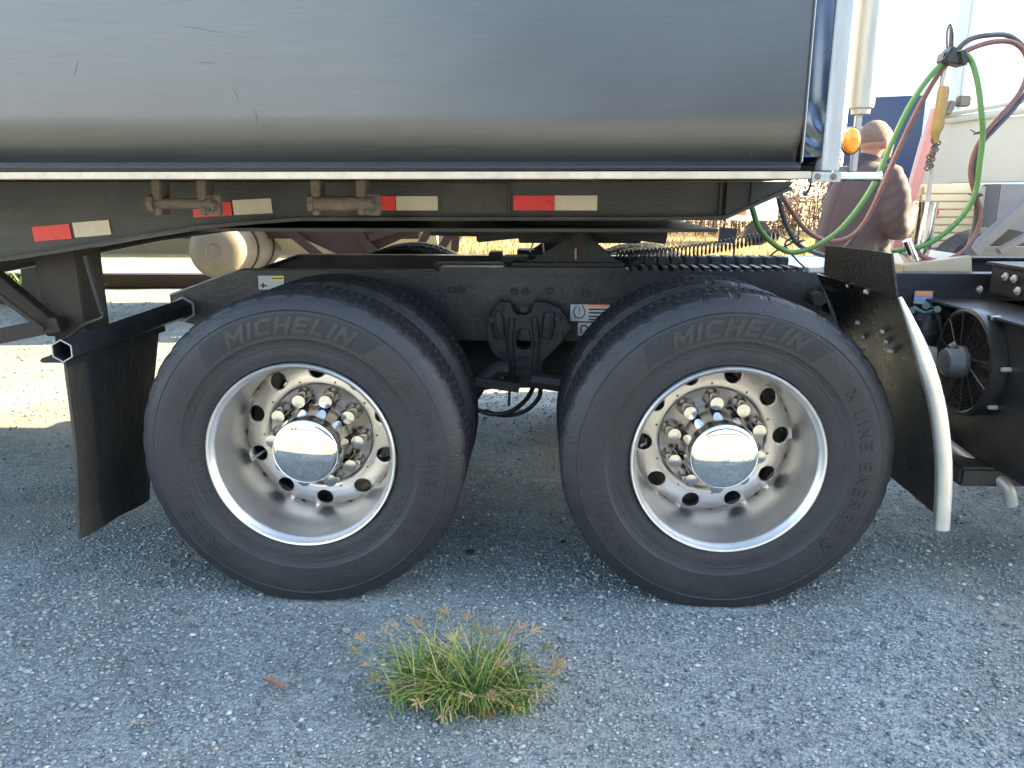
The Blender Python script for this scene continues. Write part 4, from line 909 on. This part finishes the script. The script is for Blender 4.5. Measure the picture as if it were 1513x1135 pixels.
for (x, y, Y) in ((1181,357,1.03),(1446,196,.975),(1443,290,.965)):
    c = at(x, y, Y=Y); b = MB(); b.tube([(c.x+.019*math.cos(a), c.y+.02*math.sin(a)-.004, c.z+.006*math.cos(a)) for a in np.linspace(0, 2*PI, 13)], .003, 6, caps=False); b.tube([c+Vector((-.018,-.01,0)), c+Vector((-.04,-.012,.01))], .0022, 5)
    tag(put('cable_tie', b.mesh('cable_tie', smooth=60), M['wire']), {1181: 'black tie binding the hoses low left of the bending man', 1446: 'upper black tie where green and red hoses cross at right', 1443: 'lower black tie on the hoses hanging at right'}[x], 'cable tie')
b = MB(); n_ = 40; P0, P1 = at(912, 384, Y=1.0), at(1150, 350, Y=1.15); pts = []
for i in range(n_*12+1):
    t = i/(n_*12); c = P0.lerp(P1, t); c.z += -.018*math.sin(PI*t)+.0; a = 2*PI*i/12; rr_ = .024; pts.append(c+Vector((0, rr_*math.cos(a), rr_*math.sin(a)+.012)))
pts += smooth_path([pts[-1], at(1160,352,Y=1.1), at(1172,358,Y=1.05), at(1180,354,Y=1.02)], 4)[1:]
b.tube(pts, .0034, 5); tag(put('coiled_cable', b.mesh('coiled_cable', smooth=60), M['wire']), 'black coiled electric cable stretched over the frame deck toward the hoses', 'cable')

# ================================================================== PERSON
def blob(parts):
    """overlapping shapes fused into one continuous skin by a voxel remesh"""
    bm = bmesh.new()
    for kind, *a in parts:
        if kind == 's':
            c, s = a[0], a[1]; rot = Euler(a[2]).to_matrix().to_4x4() if len(a) > 2 else Matrix()
            r = bmesh.ops.create_uvsphere(bm, u_segments=24, v_segments=16, radius=1)
            bmesh.ops.transform(bm, matrix=Matrix.Translation(c) @ rot @ Matrix.Diagonal((*s, 1)), verts=r['verts'])
        else:
            t = MB(); t.tube(smooth_path(a[0], 4) if len(a[0]) > 2 else a[0], np.interp(np.linspace(0, 1, (len(a[0])-1)*4+1 if len(a[0]) > 2 else 2), np.linspace(0, 1, len(a[1])), a[1]).tolist(), 14)
            vs = [bm.verts.new(v) for v in t.v]
            for f in t.f: bm.faces.new([vs[i] for i in f])
            for p, rr_ in ((a[0][0], a[1][0]), (a[0][-1], a[1][-1])):
                r = bmesh.ops.create_uvsphere(bm, u_segments=14, v_segments=8, radius=rr_); bmesh.ops.translate(bm, vec=Vector(p), verts=r['verts'])
    bmesh.ops.recalc_face_normals(bm, faces=bm.faces)
    me = bpy.data.meshes.new('b'); bm.to_mesh(me); bm.free(); return me
def fuse(me, vox, sm=4):
    o = bpy.data.objects.new('t', me); col.objects.link(o)
    m = o.modifiers.new('r', 'REMESH'); m.mode = 'VOXEL'; m.voxel_size = vox
    s = o.modifiers.new('s', 'SMOOTH'); s.iterations = sm; s.factor = .5
    dg = bpy.context.evaluated_depsgraph_get(); out = bpy.data.meshes.new_from_object(o.evaluated_get(dg)); bpy.data.objects.remove(o); out.shade_smooth(); return out
hp = at(1298, 222, Y=3.0)
per = thing('person', (hp.x-.045, 3.0, 0), 'man with short grey hair in a mauve jacket standing beyond the truck, head bent', 'person', rz=R(22))
V = Vector
fingers = []
for s in (-1, 1):
    for k in range(4):
        yy = s*.05+ (k-1.5)*.019*s+.0; fingers.append(('t', [V((.40,yy,1.20)), V((.455,yy,1.205)), V((.48,yy*.9,1.18)), V((.475,yy*.85,1.155))], [.0095,.009,.0085,.0075]))
    fingers.append(('t', [V((.37,s*.05-s*.03,1.21)), V((.41,s*.05-s*.05,1.23)), V((.44,s*.0+s*.005,1.225))], [.011,.0105,.009]))
body_parts = [
    ('s', V((.045,0,1.625)), (.098,.077,.098), (0,.25,0)), ('s', V((.092,0,1.572)), (.062,.058,.07), (0,.2,0)), ('s', V((.012,0,1.60)), (.085,.075,.08)),
    ('s', V((.125,0,1.523)), (.03,.032,.022)), ('s', V((.160,0,1.588)), (.02,.012,.024), (0,.2,0)), ('s', V((.150,0,1.545)), (.012,.026,.008)), ('s', V((.132,0,1.625)), (.02,.05,.012)),
    ('s', V((.142,.03,1.607)), (.012,.014,.010)), ('s', V((.142,-.03,1.607)), (.012,.014,.010)),
    ('s', V((.035,-.079,1.595)), (.022,.010,.034), (0,.2,0)), ('s', V((.035,.079,1.595)), (.022,.010,.034), (0,.2,0)),
    ('t', [V((.02,0,1.57)), V((-.005,0,1.52)), V((-.03,0,1.43))], [.066,.064,.066]),
    ('t', [V((-.05,0,1.38)), V((-.06,0,1.25)), V((-.05,0,1.05)), V((-.03,0,.93))], [.09,.12,.12,.12]),
] + [('t', [V((-.02,s*.17,1.40)), V((.02,s*.23,1.14)), V((.33,s*.07,1.19))], [.055,.045,.03]) for s in (-1, 1)] + \
  [('s', V((.375,s*.05,1.195)), (.05,.04,.018)) for s in (-1, 1)] + fingers + \
  [('t', [V((0,s*.09,.92)), V((.02,s*.10,.50)), V((-.02,s*.10,.09))], [.085,.058,.042]) for s in (-1, 1)] + [('s', V((.05,s*.10,.05)), (.12,.045,.045)) for s in (-1, 1)]
put('body', fuse(blob(body_parts), .0065, 3), M['skin'], per)
jk = [('t', [V((-.05,0,1.38)), V((-.035,0,1.42)), V((-.02,0,1.45))], [.11,.095,.082]), ('t', [V((-.035,0,1.42)), V((-.06,0,1.33)), V((-.10,0,1.15)), V((-.12,0,1.0)), V((-.11,0,.88))], [.105,.165,.19,.20,.21]),
      ('s', V((-.035,0,1.40)), (.125,.215,.075)), ('s', V((-.08,0,1.15)), (.19,.22,.30)), ('s', V((0,0,.95)), (.15,.195,.14))] + \
     [('t', [V((-.02,s*.19,1.385)), V((.0,s*.245,1.26)), V((-.01,s*.255,1.15)), V((.05,s*.24,1.07)), V((.18,s*.16,1.12)), V((.32,s*.075,1.185))], [.088,.088,.082,.078,.068,.048]) for s in (-1, 1)]
jo = put('jacket', fuse(blob(jk), .011, 14), M['jacket'], per)
rw = np.random.default_rng(5)
for v in jo.data.vertices:   # cloth folds
    c = v.co; nrm = v.normal; arm = max(0, min(1, (abs(c.y)-.17)/.06)); v.co = c+nrm*(.0025*arm*math.sin(c.z*75-c.x*60+1.5*math.sin(c.y*20))+.003*math.sin(c.y*34+2.5*math.sin(c.z*7))-.010*math.exp(-((c.y+.03)/.006)**2)*(c.x < -.05))
ck = MB(); rows = []
for z, rr_ in ((1.39,.120),(1.42,.105),(1.45,.094),(1.48,.088),(1.495,.088)):
    rows.append([(-.03+(z-1.41)*.3+rr_*math.cos(a), rr_*.95*math.sin(a), z+.01-.03*math.cos(a)) for a in np.linspace(0, 2*PI, 33)])
ck.sheet(rows, (0, 0, .004)); cko = ck.mesh('collar', smooth=60); put('collar', cko, M['collar'], per)
tk = [('t', [V((0,s*.085,.93)), V((.02,s*.10,.50)), V((-.02,s*.10,.08))], [.115,.085,.072]) for s in (-1, 1)]+[('s', V((0,0,.93)), (.14,.17,.1))]
put('trousers', fuse(blob(tk), .014, 3), M['trousers'], per)
put('shoes', fuse(blob([('s', V((.06,s*.10,.05)), (.14,.052,.052)) for s in (-1, 1)]), .01, 2), M['shoe'], per)
hr = [('s', V((.022,0,1.640)), (.108,.083,.100), (0,.2,0))]
hm = fuse(blob(hr), .008, 1)
bm = bmesh.new(); bm.from_mesh(hm); bmesh.ops.delete(bm, geom=[v for v in bm.verts if (v.co.x > .085-.3*max(0, v.co.z-1.64)) or v.co.z < 1.575+.5*max(0, v.co.x+.02)], context='VERTS'); bm.to_mesh(hm); bm.free()
put('hair', hm, M['hair'], per)

# ================================================================== PALE HOPPER TRAILER (left, beyond)
hop = thing('hopper_trailer', (-4, 6.4, 0), 'cream round bottomed bulk trailer with brown underframe parked behind the black chassis', 'trailer')
pr_ = [(5.2,3.7),(5.2,1.6),(5.3,1.15),(5.55,.85),(5.9,.66),(6.4,.58),(6.9,.66),(7.25,.85),(7.5,1.15),(7.6,1.6),(7.6,3.7)]
b = MB(); b.prism(pr_, -13, -.95, 'YZ'); b.build('tank_body', M['cream'], hop, smooth=30)
b = MB(); q = lambda x, y, Y=5.1: (at(x, y, Y=Y).x, at(x, y, Y=Y).z)
b.prism([q(392,300),q(640,300),q(640,332),q(540,378),q(510,378),q(405,330)], 5.0, 5.03); b.build('gusset', M['brown'], hop)
for p0, p1 in (((410,328),(480,385)),((545,352),(700,300)),((560,380),(530,345)),((648,375),(685,310)),((672,372),(678,300)),((618,368),(650,312))):
    bar('strut', at(*p0, Y=4.95), at(*p1, Y=4.95), .05, .07, M['brown'], hop)
b = MB(); b.prism([q(650,300),q(700,300),q(688,345),q(660,385),q(648,385)], 5.05, 5.08); b.build('gusset', M['cream'], hop)
tcx = at(318, 371, Y=4.7); 
b = MB(); b.lathe([(.0001,-.035),(.04,-.035),(.065,-.03),(.075,-.038),(.09,-.034),(.16,-.028),(.215,-.012),(.248,.02),(.255,.06),(.255,1.05),(.2,1.12)], tcx, 48); tk_ = b.build('air_tank', mat('tank_paint', (.17,.14,.095), .5, var=.08, dust=(.35,.28,.2), damt=.3), hop, smooth=50)
for d in (.36, .80):
    b = MB(); b.lathe([(.2555,d),(.264,d+.002),(.264,d+.04),(.2555,d+.042)], tcx, 48); b.build('strap', M['brown'], tk_)
b = MB(); b.span((-13,5.4,.85),(-1.1,5.5,1.05)); b.build('side_beam', M['brown'], hop)
for wx in (-11.5, -10.2): wheel(hop, Vector((wx,5.25,.495))-hop.location, 0, 10, True); wheel(hop, Vector((wx,7.6,.495))-hop.location, PI, 10, True)
b = MB(); b.span((-5.2,5.5,0),(-5.05,5.62,1.0)); b.build('prop_leg', M['brownpost'], hop)
b = MB(); b.span((-9,8.3,0),(-2.6,8.55,.19)); tag(put('timber', b.mesh('timber', smooth=None, bevel=.02), M['timber']), 'long dark timber lying on the ground under the cream trailer', 'timber')
def weed(px, py, rad, n, label):
    c = at(px, py, Z=0); x = c.x+rng.normal(0, rad, n); y = c.y+rng.normal(0, rad*.6, n)
    V_, F_, t_, *_ = blades(n, x, y, .1, .4, .02, .8, tonef=lambda k: rng.random(k)*.45)
    tag(raw_mesh('weed', V_, F_, M['grass'], t_), label, 'plant')
weed(48, 445, .28, 220, 'green leafy weeds by the dark timber left of the landing leg')
weed(20, 436, .2, 100, 'low weeds at the far left edge under the beam')

# ================================================================== RIGHT BACKGROUND
bt = thing('blue_trailer', (6, 9.5, 0), 'dark blue box trailer parked beyond the bending man', 'trailer')
a = at(1284, 145, Y=8.5); c = at(1420, 125, Y=8.5)
b = MB(); ax_ = a.x-.25; b.prism([(ax_,8.5),(ax_+2.4*.93,8.5-2.4*.36),(ax_+2.4*.93+.9,8.5-2.4*.36+2.32),(ax_+.9,8.5+2.32)], .95, a.z, 'XY'); b.build('box_body', M['blue'], bt, bevel=.02)
e1 = at(1300,190,Y=8.45); b = MB(); b.prism([(ax_-.01,8.49),(ax_+.35*.93,8.49-.35*.36),(ax_+.35*.93-.02,8.43-.35*.36),(ax_-.03,8.43)], e1.z-.01, e1.z+.02, 'XY'); b.build('side_rail', M['aluw'], bt)
b = MB(); b.span((a.x+3,8.6,0),(a.x+3.4,8.8,.95)); b.build('landing_leg', M['grey'], bt); b = MB(); b.span((a.x+.3,8.6,0),(a.x+.5,8.8,.95)); b.build('landing_leg', M['grey'], bt)
wt = thing('white_flatbed_truck', (5, 6.2, 0), 'pale truck with cream side panel, corrugated skirt and slanting red edge behind the hoses', 'truck')
Yw = 5.2
b = MB(); b.prism([q(1392,180,Yw),q(1600,165,Yw),q(1600,268,Yw),q(1345,272,Yw),q(1365,200,Yw)], Yw, Yw+.06); b.build('side_panel', M['creamgrey'], wt, bevel=.01)
b = MB(); b.tube([at(1388,172,Y=Yw-.03), at(1610,132,Y=Yw-.03)], .02, 8); b.tube([at(1388,180,Y=Yw-.03), at(1610,150,Y=Yw-.03)], .03, 8); b.build('top_rail', M['creamgrey'], wt)
b = MB(); b.box(at(1423,150,Y=Yw-.1), (.1,.08,.09)); b.box(at(1402,160,Y=Yw-.1), (.06,.08,.12), (0,.4,0)); b.build('latch', M['rust'], wt, bevel=.01)
# slanting red edge
b = MB(); b.prism([q(1380,160,Yw-.1),q(1392,160,Yw-.1),q(1326,395,Yw-.1),q(1310,395,Yw-.1)], Yw-.1, Yw-.04); b.build('red_edge', M['pink'], wt)
b = MB(); b.prism([q(1384,180,Yw),q(1400,180,Yw),q(1400,395,Yw),q(1325,395,Yw)], Yw-.03, Yw-.005); b.build('pale_panel', M['creamgrey'], wt)
tanm = mat('tan_sheet', (.68,.56,.36), .6, var=.08)
for k in range(11):
    y0 = 276+k*11.5; x0 = 1362-k*3.2; a = at(x0, y0, Y=Yw-.01); c = at(1466, y0+9.6, Y=Yw-.01)
    b = MB(); b.span((a.x, Yw-.06, c.z), (c.x, Yw-.032, a.z)); b.build('panel', tanm, wt, bevel=.004)
b = MB(); a = at(1340,272,Y=Yw); c = at(1475,400,Y=Yw); b.span((a.x,Yw-.031,.3),(c.x,Yw+.05,a.z)); b.build('skirt_back', tanm, wt)
a = at(1452,276,Y=Yw-.08); c = at(1477,338,Y=Yw-.08); b = MB(); b.span((a.x,Yw-.085,c.z),(c.x,Yw-.065,a.z)); b.build('white_tape', M['tapewhite'], wt)
b = MB(); b.prism([q(1455,325,Yw-.1),q(1463,278,Yw-.1),q(1476,278,Yw-.1),q(1470,325,Yw-.1)], Yw-.095, Yw-.086); b.build('red_tape', M['red'], wt)
b = MB(); c = at(1377,313,Y=Yw-.1); b.lathe([(.0001,-.04),(.05,-.035),(.06,0)], c, 20); b.build('tail_light', M['red'], wt)
b = MB(); a = at(1478,272,Y=Yw-.3); b.span((a.x,Yw-.3,.55),(a.x+2.6,Yw+1.8,a.z)); b.build('chassis', M['grey'], wt, bevel=.01)
a = at(1435,365,Y=4.3); c = at(1560,415,Y=4.3); b = MB(); b.span((a.x,4.3,c.z),(c.x+1,4.6,a.z)); b.build('cross_beam', M['grey'], wt, bevel=.01)
bar('strut', at(1436,372,Y=4.2), at(1530,290,Y=4.2), .08, .09, M['grey'], wt); bar('strut', at(1475,372,Y=4.15), at(1560,325,Y=4.15), .06, .05, M['grey'], wt)
b = MB(); b.cyl((a.x+.3,4.4,.5),(a.x+.3,4.7,.5),.5,40); b.build('road_wheel', M['tyre'], wt); b = MB(); b.cyl((a.x+1.6,5.4,.5),(a.x+1.6,5.7,.5),.5,40); b.build('road_wheel', M['tyre'], wt)
wb = thing('white_box_trailer', (8, 9, 0), 'tall plain white box trailer filling the bright upper right corner', 'trailer')
a = at(1408, 100, Y=7.6); b = MB(); b.span((a.x, 7.6, 1.05), (a.x+9, 10.1, 4.1)); b.build('box_body', M['white'], wb, bevel=.02)
b = MB(); c = at(1413,60,Y=7.6); b.span((a.x-.02,7.56,1.05),(a.x+.10,7.598,4.1)); c = at(1428,60,Y=7.6); b.span((c.x,7.58,1.05),(c.x+.04,7.598,4.1)); b.build('corner_post', M['aluw'], wb)
b = MB(); b.cyl((a.x+1.2,7.7,.5),(a.x+1.2,8.0,.5),.5,40); b.build('road_wheel', M['tyre'], wb); b = MB(); b.cyl((a.x+2.5,7.7,.5),(a.x+2.5,8.0,.5),.5,40); b.build('road_wheel', M['tyre'], wb)
# white van far off between the nose plate and the man
vn = thing('small_white_trailer', (6.3, 18, 0), 'small white box trailer far off at the field edge below the dark trailer nose', 'trailer')
a = at(1088, 318, Y=17.5); c = at(1152, 290, Y=17.5)
b = MB(); b.span((a.x,17.5,.6),(c.x,19.3,1.15)); b.build('body', M['white'], vn, bevel=.03)
b = MB(); b.cyl((a.x+.55,17.45,.3),(a.x+.55,17.7,.3),.3,24); b.build('wheel', M['tyre'], vn)
b = MB(); b.span((a.x+.02,17.46,.75),(a.x+.22,17.499,.95)); b.build('lamp', M['orange'], vn)
# unseen pale trailer, added behind the camera to brighten the polished side's left reflection
yt = thing('added_pale_trailer', (-9, -12, 0), 'pale box trailer added out of view to brighten the left of the brushed trailer side', 'trailer')
b = MB(); b.span((-19,-14.5,1.1),(-4.6,-12,4.0)); b.build('box_body', M['white'], yt, bevel=.03)
b = MB(); b.span((-6.5,-12.4,0),(-6.3,-12.2,1.1)); b.build('landing_leg', M['grey'], yt); b = MB(); b.span((-6.5,-14.2,0),(-6.3,-14,1.1)); b.build('landing_leg', M['grey'], yt)
b = MB(); b.cyl((-17,-12.3,.5),(-17,-12.0,.5),.5,32); b.build('road_wheel', M['tyre'], yt); b = MB(); b.cyl((-15.7,-12.3,.5),(-15.7,-12.0,.5),.5,32); b.build('road_wheel', M['tyre'], yt)

yb = thing('added_blue_trailer', (3, -10, 0), 'dark blue box trailer added out of view to darken the right of the brushed trailer side', 'trailer')  # unseen, added so the right of the polished side reflects dark blue
b = MB(); b.span((-1.5,-12.6,1.1),(12,-10.1,4.0)); b.build('box_body', M['blue'], yb, bevel=.03)
b = MB(); b.span((0,-10.5,0),(.2,-10.3,1.1)); b.build('landing_leg', M['grey'], yb)
for x in (9.5, 10.8): b = MB(); b.cyl((x,-10.4,.5),(x,-10.1,.5),.5,32); b.build('road_wheel', M['tyre'], yb)

# ================================================================== GRASS TUFT AND LITTER
c = at(690, 1030, Z=0)
tuft = thing('grass_tuft', (c.x, c.y, 0), 'green tuft of crabgrass with tan seed heads growing from the gravel before the wheels', 'grass tuft')
n = 620; kc = rng.integers(0, 9, n); ca = np.array([0,.9,1.7,2.6,3.3,4.1,4.9,5.6,2.1])+.2; cr_ = np.array([0,.09,.07,.12,.13,.10,.09,.13,.12])
X = np.cos(ca[kc])*cr_[kc]*1.15+rng.normal(0, .022, n); Y = np.sin(ca[kc])*cr_[kc]*.7+rng.normal(0, .02, n)
def tone(k): return np.clip(rng.random(k)*.75+.35*(rng.random(k) < .3), 0, 1)
V_, F_, t_, *_ = blades(n, X, Y, .05, .2, .0024, 1.1, 5, tonef=tone)
# lean the outer blades outward
o = raw_mesh('leaf_blades', V_, F_, M['grass'], t_, tuft); o['kind'] = 'stuff'
n = 300; r_ = .02+.07*rng.random(n); an = rng.uniform(0, 2*PI, n); X = r_*np.cos(an)*1.4; Y = r_*np.sin(an)*.6
m_ = 5; t = np.linspace(0, 1, m_+1); L_ = rng.uniform(.08, .2, n)
out = L_[:,None]*(t**1.1)[None]; up = .03+L_[:,None]*(t-.75*t**2)[None]*.8; wd = .0016*(1-t**2)[None]+.0003
cx_ = X[:,None]+np.cos(an)[:,None]*out; cy_ = Y[:,None]+np.sin(an)[:,None]*out*.7; da = an+PI/2
A = np.stack([cx_+np.cos(da)[:,None]*wd, cy_+np.sin(da)[:,None]*wd, up+0*wd], -1); B = np.stack([cx_-np.cos(da)[:,None]*wd, cy_-np.sin(da)[:,None]*wd, up+wd*.4], -1)
V_ = np.stack([A, B], 2).reshape(-1, 3); f_ = np.array([(2*i, 2*i+1, 2*i+3, 2*i+2) for i in range(m_)]); F_ = (f_[None]+(np.arange(n)*2*(m_+1))[:,None,None]).reshape(-1, 4)
o = raw_mesh('outer_blades', V_, F_, M['grass'], np.repeat(tone(n), m_), tuft); o['kind'] = 'stuff'
heads = [(575,925),(630,895),(665,898),(735,905),(755,938),(810,1000),(585,1015),(530,965),(655,1060),(720,1065),(760,1045),(825,985),(595,905),(540,945),(548,985),(612,920),(655,915),(690,912),(718,925),(768,920),(785,935),(800,960),(815,985),(640,960),(600,975),(735,985),(775,985),(690,880),(708,900),(800,1020),(560,1000),(650,1010),(700,1030),(620,1040),(745,960),(670,950)]
for hx_, hy_ in heads:
    u = random.uniform(.04, .13); d = at(hx_, hy_, Z=u)
    d = d+Vector((0, 0, 0)); d.y = max(min(d.y, c.y+.2), c.y-.16); 
    root = Vector((c.x+(d.x-c.x)*.3+random.uniform(-.02,.02), c.y+(d.y-c.y)*.3, 0)); mid = root.lerp(d, .55)+Vector((0,0,.02))
    b = MB(); b.tube(smooth_path([root, mid, d], 4), .0011, 4)
    dr = (d-mid).normalized()
    for k in range(random.randint(7, 11)):
        e = (dr+Vector((random.uniform(-1,1), random.uniform(-1,1), random.uniform(-.4,.9)))*.9).normalized()*random.uniform(.018, .045)
        b.tube([d, d+e*.5+Vector((0,0,.002)), d+e], [.0016,.002,.0006], 4)
    me = b.mesh('seed_head', (c.x, c.y, 0)); a_ = me.attributes.new('tone', 'FLOAT', 'FACE'); tv = random.random()
    a_.data.foreach_set('value', np.full(len(me.polygons), tv, np.float32)); put('seed_head', me, M['seed'], tuft)
b = MB()
for k in range(70):
    a = random.uniform(0, 2*PI); rr_ = random.uniform(.1, .3); x, y = c.x+rr_*math.cos(a)*1.1, c.y+rr_*math.sin(a)*.55; L = random.uniform(.012, .05); t_ = random.uniform(0, PI)
    b.tube([(x,y,.004),(x+L*.5*math.cos(t_),y+L*.5*math.sin(t_),.004+random.uniform(.002,.01)),(x+L*math.cos(t_+.3),y+L*math.sin(t_+.3),.004)], [.0006,.0009,.0004], 4)
lit = b.build('dead_stems', M['stick'], tuft); lit['kind'] = 'stuff'
def leaf(px, py, L, W, rz, label, m='leafbrown'):
    p = at(px, py, Z=.006); b = MB()
    rows = []
    for i in range(7):
        t = i/6; wv = W*math.sin(PI*min(.97, t*.94+.03))**.8; rows.append([(L*(t-.5), s*wv, .003+.004*math.sin(t*3)+.004*abs(s)) for s in (-1, -.4, 0, .4, 1)])
    b.sheet(rows, (0, 0, .0008)); o = put('dry_leaf', b.mesh('dry_leaf', smooth=60), M[m], loc=(p.x, p.y, .006), rot=(.15, .05, rz)); tag(o, label, 'leaf', 'dry leaves on the gravel')
leaf(405, 1012, .085, .009, -.45, 'long rust brown dry leaf lying left of the grass tuft')
leaf(719, 1058, .03, .02, 1.2, 'orange brown leaf scrap caught at the front of the grass tuft')
leaf(276, 925, .018, .006, .3, 'curled tan leaf on the gravel below the left mud flap')
for px_, py_, s_, lb in ((695,815,.035,'black rubber scrap on the ground right of the left wheel'), (832,801,.022,'small black rubber scrap on the ground beside the right tyre')):
    p = at(px_, py_, Z=.005); b = MB(); b.lathe([(.0001,-.006),(s_*.5,-.004),(s_*.62,0),(s_*.5,.005),(.0001,.007)], (0,0,0), 7, 'Z')
    o = put('rubber_scrap', b.mesh('rubber_scrap'), M['debris'], loc=p, rot=(.1,.1,.6)); o.scale = (1, .5, 1); tag(o, lb, 'debris', 'rubber scraps on the gravel')
for px_, py_, L, rz, lb in ((205,1070,.06,.5,'short pale stick on the gravel at the lower left'), (850,905,.07,.9,'thin straw curving over the gravel behind the tuft'), (700,840,.05,1.1,'tiny straw on the gravel between the wheels')):
    p = at(px_, py_, Z=.008); b = MB(); b.tube(smooth_path([(-L/2,0,0),(0,.006,.004),(L/2,0,0)], 4), .0014, 5); tag(put('twig', b.mesh('twig'), M['stick'], loc=p, rot=(0,0,rz)), lb, 'twig', 'twigs on the gravel')
sc.render.engine = 'CYCLES'
